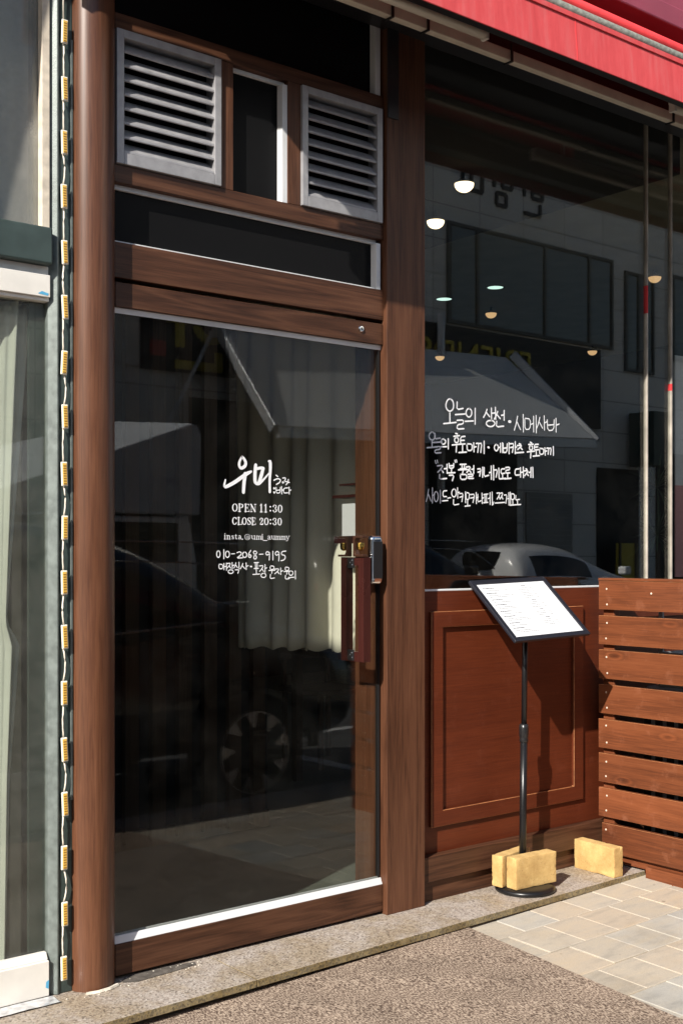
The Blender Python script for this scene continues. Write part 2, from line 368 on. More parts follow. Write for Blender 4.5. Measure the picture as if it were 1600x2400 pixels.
def stone_panels():
    m_, n_, b, L = mat('grey_stone_panels'); tc = node(n_, 'ShaderNodeTexCoord'); mp = node(n_, 'ShaderNodeMapping')
    mp.inputs['Rotation'].default_value = (R(90), 0, 0); L(tc.outputs['Object'], mp.inputs['Vector'])
    br = node(n_, 'ShaderNodeTexBrick'); br.offset = 0; br.inputs['Scale'].default_value = 1; br.inputs['Mortar Size'].default_value = .012
    br.inputs['Brick Width'].default_value = 1.15; br.inputs['Row Height'].default_value = .62
    br.inputs['Color1'].default_value = (.74, .74, .70, 1); br.inputs['Color2'].default_value = (.80, .80, .77, 1); br.inputs['Mortar'].default_value = (.36, .36, .35, 1)
    L(mp.outputs[0], br.inputs['Vector']); L(br.outputs[0], b.inputs['Base Color']); b.inputs['Roughness'].default_value = .6
    return m_
M['stone'] = stone_panels()
def paver_mat():
    m_, n_, b, L = mat('sandy_concrete_paver'); ge = node(n_, 'ShaderNodeNewGeometry'); tc = node(n_, 'ShaderNodeTexCoord')
    r_ = ramp(n_, [(0, (.40, .355, .29)), (.25, (.455, .41, .34)), (.5, (.465, .395, .31)), (.68, (.445, .42, .37)), (.88, (.40, .39, .36)), (1, (.33, .335, .32))])
    L(ge.outputs['Random Per Island'], r_.inputs[0])
    ns = node(n_, 'ShaderNodeTexNoise'); ns.inputs['Scale'].default_value = 7; ns.inputs['Detail'].default_value = 10; ns.inputs['Roughness'].default_value = .65
    mp = node(n_, 'ShaderNodeMapping'); mp.inputs['Scale'].default_value = (1, 3.5, 1); L(tc.outputs['Object'], mp.inputs['Vector']); L(mp.outputs[0], ns.inputs['Vector'])
    r2 = ramp(n_, [(.3, (.74, .75, .76)), (.48, (.97, .96, .95)), (.72, (1.06, 1.0, .90))]); L(ns.outputs['Fac'], r2.inputs[0])
    mx = node(n_, 'ShaderNodeMix', data_type='RGBA', blend_type='MULTIPLY'); mx.inputs[0].default_value = .85
    L(r_.outputs[0], mx.inputs[6]); L(r2.outputs[0], mx.inputs[7])
    v = node(n_, 'ShaderNodeTexNoise'); v.inputs['Scale'].default_value = 300; v.inputs['Detail'].default_value = 4; L(tc.outputs['Object'], v.inputs['Vector'])
    m3 = node(n_, 'ShaderNodeMapRange'); m3.inputs[1].default_value = .3; m3.inputs[2].default_value = .7; m3.inputs[3].default_value = .84; m3.inputs[4].default_value = 1.08
    L(v.outputs['Fac'], m3.inputs[0]); m4 = node(n_, 'ShaderNodeMix', data_type='RGBA', blend_type='MULTIPLY'); m4.inputs[0].default_value = 1
    L(mx.outputs[2], m4.inputs[6]); L(m3.outputs[0], m4.inputs[7])
    vo = node(n_, 'ShaderNodeTexVoronoi'); vo.inputs['Scale'].default_value = 9; L(tc.outputs['Object'], vo.inputs['Vector'])
    sr = ramp(n_, [(.045, (.45, .42, .40)), (.075, (1, 1, 1))]); L(vo.outputs['Distance'], sr.inputs[0])
    n6 = node(n_, 'ShaderNodeTexNoise'); n6.inputs['Scale'].default_value = 1.8; n6.inputs['Detail'].default_value = 7; n6.inputs['Roughness'].default_value = .7; L(tc.outputs['Object'], n6.inputs['Vector'])
    s2 = ramp(n_, [(.36, (.80, .77, .73)), (.54, (1, 1, 1))]); L(n6.outputs['Fac'], s2.inputs[0])
    m5 = node(n_, 'ShaderNodeMix', data_type='RGBA', blend_type='MULTIPLY'); m5.inputs[0].default_value = .8; L(m4.outputs[2], m5.inputs[6]); L(sr.outputs[0], m5.inputs[7])
    m6 = node(n_, 'ShaderNodeMix', data_type='RGBA', blend_type='MULTIPLY'); m6.inputs[0].default_value = 1; L(m5.outputs[2], m6.inputs[6]); L(s2.outputs[0], m6.inputs[7]); L(m6.outputs[2], b.inputs['Base Color'])
    b.inputs['Roughness'].default_value = .85
    bp = node(n_, 'ShaderNodeBump'); bp.inputs['Strength'].default_value = .35; bp.inputs['Distance'].default_value = .001
    L(v.outputs['Fac'], bp.inputs['Height']); L(bp.outputs[0], b.inputs['Normal'])
    return m_
M['paver'] = paver_mat()
M['sand'] = plain('joint_sand', (.34, .285, .21), .95, vary=.25, vscale=20)
def mat_mat():
    m_, n_, b, L = mat('brown_loop_carpet'); tc = node(n_, 'ShaderNodeTexCoord')
    v = node(n_, 'ShaderNodeTexNoise'); v.inputs['Scale'].default_value = 190; v.inputs['Detail'].default_value = 3.0; v.inputs['Distortion'].default_value = .15
    mp = node(n_, 'ShaderNodeMapping'); mp.inputs['Scale'].default_value = (1.35, .62, 1); mp.inputs['Rotation'].default_value = (0, 0, R(12)); L(tc.outputs['Object'], mp.inputs['Vector']); L(mp.outputs[0], v.inputs['Vector'])
    r_ = ramp(n_, [(.35, (.075, .054, .042)), (.46, (.190, .140, .109)), (.53, (.325, .250, .192)), (.63, (.49, .395, .308))]); L(v.outputs['Fac'], r_.inputs[0])
    n2 = node(n_, 'ShaderNodeTexNoise'); n2.inputs['Scale'].default_value = 4; n2.inputs['Detail'].default_value = 6; L(tc.outputs['Object'], n2.inputs['Vector'])
    m3 = node(n_, 'ShaderNodeMapRange'); m3.inputs[1].default_value = .3; m3.inputs[2].default_value = .7; m3.inputs[3].default_value = .8; m3.inputs[4].default_value = 1.1
    L(n2.outputs['Fac'], m3.inputs[0]); mx = node(n_, 'ShaderNodeMix', data_type='RGBA', blend_type='MULTIPLY'); mx.inputs[0].default_value = 1
    L(r_.outputs[0], mx.inputs[6]); L(m3.outputs[0], mx.inputs[7]); L(mx.outputs[2], b.inputs['Base Color'])
    b.inputs['Roughness'].default_value = .95; b.inputs['Specular IOR Level'].default_value = .1
    bp = node(n_, 'ShaderNodeBump'); bp.inputs['Strength'].default_value = .8; bp.inputs['Distance'].default_value = .003
    L(v.outputs['Fac'], bp.inputs['Height']); L(bp.outputs[0], b.inputs['Normal'])
    return m_
M['carpet'] = mat_mat()
def brick_mat():
    m_, n_, b, L = mat('yellow_firebrick'); tc = node(n_, 'ShaderNodeTexCoord')
    ns = node(n_, 'ShaderNodeTexNoise'); ns.inputs['Scale'].default_value = 60; ns.inputs['Detail'].default_value = 10; ns.inputs['Roughness'].default_value = .8
    L(tc.outputs['Object'], ns.inputs['Vector'])
    r_ = ramp(n_, [(.30, (.47, .30, .115)), (.46, (.58, .385, .145)), (.6, (.62, .425, .17)), (.74, (.68, .53, .30))]); L(ns.outputs['Fac'], r_.inputs[0])
    vo = node(n_, 'ShaderNodeTexVoronoi'); vo.inputs['Scale'].default_value = 75; vo.inputs['Randomness'].default_value = 1; L(tc.outputs['Object'], vo.inputs['Vector'])
    pr = ramp(n_, [(.05, (.45, .40, .34)), (.16, (1, 1, 1))]); L(vo.outputs['Distance'], pr.inputs[0])
    n5 = node(n_, 'ShaderNodeTexNoise'); n5.inputs['Scale'].default_value = 9; n5.inputs['Detail'].default_value = 4; L(tc.outputs['Object'], n5.inputs['Vector'])
    sm = ramp(n_, [(.40, (.78, .74, .70)), (.55, (1, 1, 1))]); L(n5.outputs['Fac'], sm.inputs[0])
    m1 = node(n_, 'ShaderNodeMix', data_type='RGBA', blend_type='MULTIPLY'); m1.inputs[0].default_value = .8; L(r_.outputs[0], m1.inputs[6]); L(pr.outputs[0], m1.inputs[7])
    m2 = node(n_, 'ShaderNodeMix', data_type='RGBA', blend_type='MULTIPLY'); m2.inputs[0].default_value = 1; L(m1.outputs[2], m2.inputs[6]); L(sm.outputs[0], m2.inputs[7])
    L(m2.outputs[2], b.inputs['Base Color']); b.inputs['Roughness'].default_value = .9
    n2 = node(n_, 'ShaderNodeTexNoise'); n2.inputs['Scale'].default_value = 140; n2.inputs['Detail'].default_value = 5; L(tc.outputs['Object'], n2.inputs['Vector'])
    bp = node(n_, 'ShaderNodeBump'); bp.inputs['Strength'].default_value = .6; bp.inputs['Distance'].default_value = .002
    L(n2.outputs['Fac'], bp.inputs['Height']); L(bp.outputs[0], b.inputs['Normal'])
    return m_
M['firebrick'] = brick_mat()
WIN_TEXT="""30949,18344,56,31062,18280,57,31110,18148,57,31098,17999,57,31002,17899,56,30873,17872,56,30758,17937,56,30706,18057,56,30740,18204,56,30832,18316,56,30951,18338,56|30916,17817,56,30919,17464,56|30596,17393,56,31234,17485,57|31290,18249,57,31281,17962,57,31602,18037,57|31189,17771,57,31700,17832,57|31285,17564,57,31626,17605,57,31601,17450,57,31307,17409,57,31278,17236,57,31639,17278,57|31935,18055,57,32027,18014,57,32058,17925,57,32042,17824,57,31967,17746,57,31870,17729,57,31795,17778,57,31742,17864,57,31772,17960,57,31835,18036,57,31930,18053,57|31712,17557,57,32136,17602,57|32236,18086,57,32231,17488,57|32874,18095,58,32782,17906,58,32686,17780,58|32830,17978,58,33015,17827,58|33112,18161,58,33117,17758,58|33327,18207,58,33347,17750,58|33117,17964,58,33345,17998,58|33108,17698,58,33237,17669,58,33309,17606,58,33269,17526,58,33161,17462,58,33010,17448,58,32890,17478,58,32831,17541,58,32849,17616,58,32956,17674,58,33109,17688,58|33456,18061,58,33361,17879,58,33266,17754,58|33414,17935,58,33593,17794,59|33809,18125,59,33810,17753,59|33663,17926,59,33807,17954,59|33403,17676,58,33379,17459,58,33788,17519,59|30040,17043,56,30131,17004,56,30172,16924,56,30150,16831,56,30073,16762,56,29987,16755,56,29903,16785,56,29858,16876,56,29881,16966,56,29953,17026,56,30036,17048,56|30013,16719,56,30015,16488,56|29763,16457,55,30264,16512,56|30160,17005,56,30144,16799,56,30430,16850,56|30066,16666,56,30508,16709,56|30155,16510,56,30444,16542,56,30422,16435,56,30166,16399,56,30154,16280,56,30455,16311,56|30605,16828,56,30660,16798,56,30704,16753,56,30684,16688,56,30632,16644,56,30548,16630,56,30492,16661,56,30448,16709,56,30475,16772,56,30524,16813,56,30605,16833,56|30436,16529,56,30751,16551,56|30834,16848,56,30834,16477,56|31210,17072,57,31303,17059,57|31114,16954,57,31409,17000,57|31256,16932,57,31327,16910,57,31363,16858,57,31347,16778,57,31293,16730,57,31231,16727,57,31171,16770,57,31153,16836,57,31191,16900,57,31256,16928,57|31036,16628,56,31488,16691,57|31263,16660,57,31239,16380,57|31695,16993,57,31472,16963,57,31461,16680,57,31703,16710,57|31469,16824,57,31663,16842,57|31573,16637,57,31575,16402,57|31379,16366,57,31778,16407,57|31801,16720,57,31818,16463,57,32069,16486,57,32083,16722,57,31801,16718,57|32157,16776,57,32174,16442,57|32173,16608,57,32287,16640,57|32289,16756,57,32426,16782,58,32374,16431,58|32446,16765,58,32587,16789,58,32534,16438,58|32715,16869,58,32716,16406,58|33397,16789,58,33465,16754,58,33487,16682,58,33478,16615,58,33419,16551,58,33366,16540,58,33301,16581,58,33265,16649,58,33280,16717,58,33341,16774,58,33396,16792,58|33610,16840,59,33612,16502,59|33723,16868,59,33734,16497,59|33517,16673,58,33607,16697,59|33754,16835,59,33761,16492,59,33964,16521,59,33982,16841,59|33771,16660,59,33974,16691,59|34080,16889,59,34089,16473,59|34140,16855,59,34359,16882,59,34267,16533,59|34158,16709,59,34318,16742,59|34434,16953,59,34432,16493,59|34426,16717,59,34519,16758,59|34660,16892,59,34743,16871,59|34547,16814,59,34823,16839,60,34718,16755,59,34574,16660,59|34716,16754,59,34836,16673,60|34477,16525,59,34912,16568,60|35294,16985,60,35371,16967,60|35193,16890,60,35467,16918,60|35334,16860,60,35388,16838,60,35427,16792,60,35419,16723,60,35368,16679,60,35297,16677,60,35245,16717,60,35240,16781,60,35258,16833,60,35328,16861,60|35117,16594,60,35536,16647,60|35333,16612,60,35310,16370,60|35769,16930,60,35534,16913,60,35528,16688,60,35763,16720,60|35538,16804,60,35724,16826,60|35639,16654,60,35646,16470,60|35452,16443,60,35830,16489,60|35826,16766,60,35845,16535,60,36063,16560,60,36084,16772,61,35827,16775,60|36142,16814,61,36165,16529,61|36162,16674,61,36264,16698,61|36259,16803,61,36379,16824,61,36335,16572,61|36407,16808,61,36526,16830,61,36485,16571,61|36649,16891,61,36657,16548,61|30284,15816,56,30569,15858,56,30461,15706,56,30304,15586,56|30444,15715,56,30578,15589,56|30768,15896,56,30774,15566,56|30630,15723,56,30766,15747,56|30397,15506,56,30381,15331,56,30745,15373,56|30870,15932,56,30886,15755,56,31110,15777,57,31110,15944,57|30891,15844,56,31110,15871,57|31000,15738,56,30996,15595,56|30799,15577,56,31178,15607,57|30881,15496,56,31130,15515,57,31044,15305,57|31441,15924,57,31756,15947,57|31543,15929,57,31550,15779,57|31664,15929,57,31667,15786,57|31446,15759,57,31756,15792,57|31356,15718,57,31852,15754,57|31604,15745,57,31576,15603,57|31456,15558,57,31473,15362,57,31780,15384,57,31794,15564,57,31462,15552,57|31770,15848,57,31996,15871,57,31921,15746,57,31790,15640,57|31898,15755,57,32012,15649,57|32162,15913,57,32158,15625,57|32047,15768,57,32154,15784,57|31852,15571,57,32131,15592,57,32112,15512,57,31869,15488,57,31860,15417,57,32141,15433,57|32369,15796,58,32548,15821,58,32478,15536,58|32384,15676,58,32522,15711,58|32637,15873,58,32632,15498,58|32719,15862,58,32707,15517,58,32962,15584,58|33102,15938,58,33110,15442,58|33228,15964,58,33236,15424,58|32999,15681,58,33103,15715,58|33263,15798,58,33439,15817,58,33367,15532,58|33513,15878,58,33531,15503,58|33840,15868,59,33641,15858,59,33633,15671,59,33843,15700,59|33722,15652,59,33730,15499,59|33561,15471,59,33896,15503,59|33903,15921,59,34123,15948,59,34107,15844,59,33908,15812,59,33900,15707,59,34127,15726,59|34010,15686,59,34010,15508,59|33833,15482,59,34196,15521,59|34653,15907,59,34433,15881,59,34417,15646,59,34659,15670,59|34727,15950,59,34733,15587,59|34888,15981,60,34901,15575,60|34736,15765,59,34888,15797,60|35040,15925,60,35101,15906,60|34942,15838,60,35174,15863,60,35095,15767,60,34965,15649,60|35077,15760,60,35185,15666,60|35335,15986,60,35323,15608,60|35436,16001,60,35452,15603,60|35215,15786,60,35325,15818,60|34566,17958,48,34477,17629,48,34382,17403,48|34525,17743,48,34731,17449,48|34882,18053,48,34896,17364,48|34972,17907,48,34982,17462,48,35288,17503,48,35300,17905,48,34973,17907,48|35481,18025,48,35487,17404,48|35633,18065,49,35643,17381,49|35344,17698,48,35489,17744,48|35851,18006,49,35759,17728,49,35649,17541,49|35820,17822,49,36012,17590,49|36105,18083,49,36122,17520,49|36118,17798,49,36258,17860,49|36283,17941,49,36314,17507,49,36673,17559,49,36698,17971,49|36309,17729,49,36677,17772,49|36808,18034,49,36817,17485,49|36831,17765,49,37001,17823,49|29845,14938,45,29787,14666,45,29719,14487,45|29833,14755,45,29963,14512,45|30033,14996,45,30031,14441,45|30038,14717,45,30140,14765,45|30240,14868,45,30297,14814,45,30325,14709,45,30303,14586,45,30267,14514,45,30188,14493,45,30142,14556,45,30115,14653,45,30124,14772,45,30165,14854,45,30237,14863,45|30423,14925,45,30431,14457,45|30752,14919,45,30561,14900,45,30563,14688,45,30743,14703,45|30503,14531,45,30806,14559,45|31153,14999,46,31212,14957,46,31236,14873,46,31231,14777,46,31175,14706,46,31098,14700,46,31033,14741,46,31005,14830,46,31026,14917,46,31080,14980,46,31150,14994,46|31311,15045,46,31319,14658,46|31308,14857,46,31407,14887,46|31107,14603,46,31092,14392,46,31372,14435,46|31414,14831,46,31602,14852,46,31537,14538,46|31419,14695,46,31583,14735,46|31718,14907,46,31726,14505,46|31743,14875,46,31756,14617,46,31912,14632,46,31927,14873,46,31742,14880,46|31835,14599,46,31836,14400,46|31699,14368,46,31973,14398,46|31979,14813,46,32213,14840,46,32121,14521,46|31984,14680,46,32177,14714,46|32291,14897,46,32302,14481,46|32289,14687,46,32392,14731,46|32373,14836,46,32368,14542,46,32546,14598,47|32601,14885,47,32613,14495,47|32606,14685,47,32687,14721,47|32689,14837,47,32910,14865,47|32755,14836,47,32764,14540,47|32845,14842,47,32847,14552,47|32682,14526,47,32915,14548,47|33037,14918,47,33041,14470,47|33148,14947,47,33161,14451,47|32936,14691,47,33045,14718,47|33413,14912,47,33577,14942,47,33518,14804,47,33423,14690,47|33514,14817,47,33581,14694,47|33592,14914,47,33740,14947,47,33683,14806,47,33579,14693,47|33671,14816,47,33744,14700,47|33324,14532,47,33843,14572,47|33819,14854,47,33971,14872,47,33907,14541,47|34072,14951,48,34081,14475,48|34153,14977,48,34170,14462,48|34006,14716,47,34082,14734,48|34187,14919,48,34204,14685,48,34386,14713,48,34383,14914,48,34200,14916,48|34293,14665,48,34297,14491,48|34142,14473,48,34448,14497,48|34472,14855,48,34445,14680,48,34681,14714,48|34562,14653,48,34568,14518,48|34382,14493,48,34744,14516,48|34085,17717,106,34157,17718,107|32934,16655,82,32976,16646,82|30168,16012,43,30208,15898,43|30267,16024,43,30297,15928,43|31168,16069,44,31198,15990,44|31249,16084,44,31269,16001,44|30805,14645,44,30956,14667,44|33244,14568,45,33201,14473,45"""
DOOR_TEXT="""20530,12664,33,20563,12650,33,20587,12611,33,20595,12557,33,20587,12504,33,20563,12465,33,20530,12450,33,20497,12465,33,20473,12504,33,20464,12557,33,20473,12611,33,20497,12650,33,20530,12664,33|20734,12694,33,20734,12411,33|20868,12655,33,20906,12642,33,20933,12604,33,20943,12553,33,20933,12501,33,20906,12464,33,20868,12450,33,20830,12464,33,20802,12501,33,20792,12553,33,20802,12604,33,20830,12641,33,20868,12655,33|21232,12604,33,21328,12637,33,21413,12594,34,21352,12507,33,21208,12431,33,21449,12442,34|21524,12627,34,21564,12615,34,21593,12583,34,21604,12538,34,21593,12494,34,21564,12461,34,21524,12450,34,21484,12461,34,21455,12494,34,21444,12538,34,21455,12583,34,21484,12615,34,21524,12627,34|21760,12677,34,21682,12582,34,21659,12499,34,21714,12439,34,21784,12487,34,21745,12546,34,21675,12511,34|21995,12640,34,21892,12662,34,21851,12612,34,21995,12473,34,21954,12395,34,21872,12417,34,21882,12487,34,21995,12598,34,21995,12640,34|22492,12607,34,22401,12649,34,22336,12579,34,22391,12523,34,22483,12565,34,22502,12607,34,22492,12481,34,22483,12368,34|22628,12650,34,22628,12368,34|22875,12612,34,22782,12660,34,22717,12579,34,22773,12515,34,22866,12563,34,22884,12612,34,22875,12467,34,22866,12337,34|23151,12661,34,22985,12645,34,22975,12535,34,23092,12529,34,23141,12457,34,23073,12363,34,22956,12347,34|21013,12565,27,21142,12572,27|22091,12553,28,22242,12559,28|21759,12162,56,21783,12160,56|20548,12239,30,20554,12093,30,20688,12099,30,20693,12231,30,20547,12239,30|20736,12266,30,20738,12061,30|20832,12275,30,20835,12048,30|20741,12161,30,20831,12171,30|20840,12258,30,20992,12273,30,20938,12184,30,20845,12110,30|20927,12189,30,21000,12111,30|21048,12293,30,21055,12086,30|21051,12191,30,21120,12207,30|21013,12060,30,21067,12038,30,21092,12005,30,21081,11972,30,21036,11948,30,20970,11942,30,20918,11962,30,20896,11997,30,20906,12032,30,20955,12058,30,21012,12060,30|21188,12283,30,21157,12185,30,21119,12118,30|21177,12217,30,21249,12126,30|21304,12301,31,21310,12094,31|21161,12057,30,21311,12061,31,21260,11947,30|21453,12258,31,21406,12153,31,21354,12086,31|21432,12194,31,21531,12094,31|21582,12280,31,21586,12063,31|21592,12171,31,21666,12188,31|21893,12283,31,22061,12291,31|21941,12279,31,21947,12103,31|22007,12282,31,22008,12099,31|21888,12094,31,22058,12097,31|21972,12071,31,21978,11921,31|21844,11903,31,22109,11918,31|22094,12178,31,22257,12192,31,22198,12085,31,22106,12004,31|22186,12095,31,22267,11998,31|22316,12220,31,22320,11974,31|22315,12097,31,22392,12116,31|22279,11943,31,22331,11918,31,22359,11876,31,22346,11834,31,22299,11804,31,22237,11802,31,22180,11821,31,22154,11862,31,22166,11904,31,22212,11936,31,22276,11938,31|22520,12179,31,22524,12054,31,22668,12062,31,22673,12169,31,22519,12176,31|22471,12027,31,22718,12036,31|22595,12033,31,22585,11935,31|22534,11901,31,22521,11762,31,22694,11784,31|22698,12071,31,22882,12082,31,22815,11994,31,22704,11916,31|22801,11998,31,22889,11912,31|22941,12105,31,22951,11891,31|22950,11996,31,23029,12016,31|23121,12136,31,23131,12015,31,23266,12021,31,23276,12124,31,23123,12132,31|23079,11987,31,23316,12000,32|23201,11993,31,23188,11898,31|23135,11865,31,23127,11735,31,23297,11755,32|23378,12007,32,23426,11988,32,23444,11945,32,23432,11897,32,23397,11868,32,23344,11859,32,23298,11883,32,23270,11926,31,23284,11974,31,23325,12005,32,23378,12007,32|23255,11790,31,23486,11796,32|23537,12012,32,23542,11735,32|22757,14740,34,22764,14550,34,22918,14565,34,22932,14747,34|22767,14643,34,22918,14661,34|22980,14775,34,22987,14533,34|22987,14651,34,23057,14672,34|23230,14741,35,23064,14724,34,23058,14564,34,23232,14579,35|23282,14767,35,23287,14541,35|23283,14655,35,23358,14675,35|22678,14709,68,22688,14701,68|22678,14576,68,22688,14568,68|22755,15139,40,22827,15096,40|22668,14969,40,22827,15036,40,22944,14995,40,22900,14902,40,22769,14837,40|23023,15055,36,23158,15072,37,23083,14936,36,23023,14873,36,23008,14933,36,23143,14950,36,23294,14919,37|23249,15015,37,23234,14917,37,23158,14841,37|21414,15669,63,21312,15491,91,21312,15363,98,21390,15288,95,21539,15374,115,21573,15484,109,21501,15609,91,21430,15670,67|20792,14909,51,20741,14722,86,20792,14675,109,21119,14830,122,21402,15012,122,21639,15155,119,21771,15212,79|21549,15127,138,21508,14908,130,21489,14710,122,21478,14542,114|21951,15427,119,21922,15163,131,21922,14885,127,22000,14828,100|21975,15314,92,22169,15349,100,22254,15333,104|22242,15327,110,22181,15134,132,22101,14911,124,22053,14830,100|22096,14836,88,22242,14957,72,22401,15114,60,22474,15191,44|22462,15577,68,22526,15581,124,22531,15350,112,22499,14947,92,22506,14586,96|21149,14158,16,21182,14150,26,21209,14125,35,21228,14087,41,21234,14042,43,21228,13996,41,21209,13958,35,21182,13931,26,21149,13922,16,21117,13930,26,21090,13955,35,21071,13993,41,21065,14038,43,21071,14083,41,21090,14122,35,21117,14148,26,21149,14158,16|21325,14165,43,21325,13914,43|21272,13920,18,21378,13922,18|21282,14154,16,21399,14157,16|21399,14157,16,21446,14133,39,21453,14101,43,21438,14062,39,21399,14041,16,21335,14040,16|21559,14166,43,21559,13914,43|21515,14155,16,21691,14160,16|21515,13921,16,21701,13925,16|21569,14041,16,21630,14042,16|21687,14160,18,21687,14107,18|21697,13981,18,21697,13925,18|21634,14073,18,21634,14012,18|21783,14167,16,21783,13915,16|21932,14171,16,21932,13918,16|21771,14159,43,21927,13926,43|21740,13921,18,21826,13923,18|21889,14163,18,21975,14165,18|21735,14158,16,21795,14160,16|22169,14171,43,22169,13917,43|22115,13924,18,22223,13926,18|22118,14132,16,22169,14161,16|22346,14172,43,22346,13918,43|22287,13924,18,22404,13927,18|22291,14132,16,22346,14162,17|22523,14102,51,22536,14102,51|22523,13974,51,22536,13975,51|22645,14109,43,22659,14152,20,22708,14166,17,22763,14140,33,22757,14084,36,22698,14051,17,22767,14023,33,22771,13967,43,22708,13927,17,22659,13938,20,22645,13981,43|22919,14168,17,22945,14159,27,22968,14134,36,22983,14095,41,22989,14049,43,22983,14003,41,22968,13964,36,22945,13937,27,22919,13927,17,22892,13936,27,22869,13962,36,22854,14000,41,22849,14046,43,22854,14092,41,22869,14131,36,22892,14158,27,22919,14168,17|21196,13687,35,21180,13710,29,21159,13723,22,21137,13727,17,21115,13720,24,21096,13703,31,21080,13678,36,21070,13647,39,21067,13613,41,21070,13579,39,21080,13549,36,21096,13524,31,21115,13508,24,21137,13502,17,21159,13506,22,21180,13521,29,21196,13544,35|21206,13723,17,21206,13664,17|21210,13568,17,21210,13544,17|21295,13734,41,21295,13495,41|21251,13726,17,21338,13728,17|21251,13502,16,21412,13504,16|21407,13581,17,21407,13504,17|21512,13729,16,21540,13721,25,21564,13697,33,21580,13661,39,21585,13618,41,21580,13574,39,21564,13538,33,21540,13513,25,21512,13504,16,21484,13512,25,21460,13536,33,21444,13572,39,21439,13615,41,21444,13658,39,21460,13695,33,21484,13720,25,21512,13729,16|21753,13678,16,21745,13719,16,21702,13730,16,21653,13707,29,21650,13664,41,21702,13622,41,21750,13580,41,21750,13532,29,21702,13505,16,21659,13516,16,21647,13564,16|21760,13729,17,21760,13671,17|21641,13568,17,21641,13506,17|21830,13737,41,21830,13498,41|21793,13727,16,21939,13730,16|21793,13504,16,21948,13507,16|21838,13617,16,21889,13618,16|21936,13730,17,21936,13679,17|21944,13559,17,21944,13507,17|21892,13647,17,21892,13590,17|22120,13667,41,22120,13702,24,22164,13732,16,22217,13712,34,22222,13664,41,22173,13596,24,22111,13523,16,22173,13524,41,22235,13520,34,22240,13568,16|22370,13733,16,22397,13725,25,22419,13701,33,22434,13665,39,22440,13622,41,22434,13579,39,22419,13542,33,22397,13517,25,22370,13508,16,22343,13516,25,22321,13540,33,22306,13576,39,22300,13619,41,22306,13662,39,22321,13699,33,22343,13724,25,22370,13733,16|22529,13674,48,22542,13674,48|22529,13554,48,22542,13554,48|22642,13681,41,22655,13722,19,22702,13735,16,22754,13710,31,22748,13657,34,22692,13627,16,22757,13599,31,22761,13546,41,22702,13509,16,22655,13521,19,22642,13561,41|22902,13736,16,22927,13728,25,22947,13704,33,22961,13668,39,22966,13624,41,22961,13581,39,22947,13544,33,22927,13519,25,22902,13510,16,22878,13519,25,22858,13543,33,22844,13579,39,22839,13622,41,22844,13665,39,22858,13702,33,22878,13727,25,22902,13736,16|20775,13151,28,20775,13029,28|20733,13033,9,20817,13033,9|20738,13151,12,20775,13151,12|20770,13199,31,20777,13199,31|20869,13151,26,20869,13029,26|20954,13126,26,20954,13030,26|20878,13132,12,20912,13152,13,20949,13139,21,20954,13120,26|20832,13033,9,20907,13033,9|20917,13033,9,20992,13034,9|20832,13151,12,20869,13151,12|21110,13126,10,21070,13153,12,21029,13132,23,21070,13094,26,21110,13062,26,21070,13035,12,21029,13055,13|21185,13190,15,21185,13062,28,21206,13037,18,21238,13050,10|21153,13150,13,21232,13151,13|21281,13132,15,21322,13153,13,21364,13139,26,21364,13050,28,21405,13037,13|21356,13101,12,21289,13081,20,21281,13049,20,21322,13034,13,21361,13056,13|21436,13037,36,21443,13037,36|21630,13197,9,21666,13192,10,21698,13177,11,21721,13153,12,21734,13124,13,21734,13093,13,21721,13064,12,21698,13040,11,21666,13024,10,21630,13018,9,21594,13023,10,21562,13039,11,21539,13062,12,21526,13091,13,21526,13122,13,21539,13151,12,21562,13175,11,21594,13191,10,21630,13197,9|21628,13139,9,21649,13134,11,21664,13121,12,21669,13101,13,21664,13082,12,21649,13068,11,21628,13063,9,21607,13068,11,21592,13082,12,21586,13101,13,21592,13120,12,21607,13134,11,21628,13139,9|21669,13140,11,21674,13063,11,21718,13070,9|21810,13152,25,21810,13063,25,21851,13038,13,21902,13057,13|21912,13153,25,21912,13032,25|21769,13151,11,21810,13152,11|21871,13152,11,21912,13153,11|21912,13037,11,21953,13037,11|21996,13152,25,21996,13031,25|22072,13133,25,22072,13032,25|22148,13134,25,22148,13033,25|21996,13133,11,22039,13152,13,22072,13133,20|22072,13133,11,22116,13153,13,22148,13134,20|21970,13035,11,22024,13035,11|22050,13035,11,22094,13036,11|22124,13036,11,22175,13037,11|22215,13153,28,22215,13032,28|22178,13036,9,22252,13036,9|22183,13152,11,22215,13153,11|22211,13199,30,22217,13200,30|22240,13000,18,22407,13001,18|22426,13133,15,22466,13154,13,22506,13141,25,22506,13052,28,22547,13040,13|22498,13102,11,22434,13083,20,22426,13051,20,22466,13036,13,22503,13058,13|22595,13153,25,22595,13064,25,22633,13039,13,22680,13059,13|22690,13153,25,22690,13033,25|22557,13152,11,22595,13153,11|22652,13153,11,22690,13153,11|22690,13038,11,22728,13039,11|22764,13152,25,22764,13033,25|22838,13134,25,22838,13033,25|22912,13135,25,22912,13034,25|22764,13134,11,22806,13153,13,22838,13134,20|22838,13134,11,22880,13154,13,22912,13135,20|22739,13036,11,22792,13037,11|22817,13037,11,22859,13037,11|22889,13038,11,22937,13038,11|22975,13153,25,22975,13033,25|23049,13134,25,23049,13034,25|23124,13135,25,23124,13034,25|22975,13134,11,23018,13153,13,23049,13134,20|23049,13134,11,23092,13154,13,23124,13135,20|22950,13037,11,23003,13037,11|23028,13037,11,23071,13038,11|23100,13038,11,23149,13038,11|23180,13153,25,23235,13047,23|23290,13154,11,23235,13047,13,23207,12996,15,23171,12996,25|23147,13153,11,23213,13153,11|23262,13154,11,23323,13154,11"""

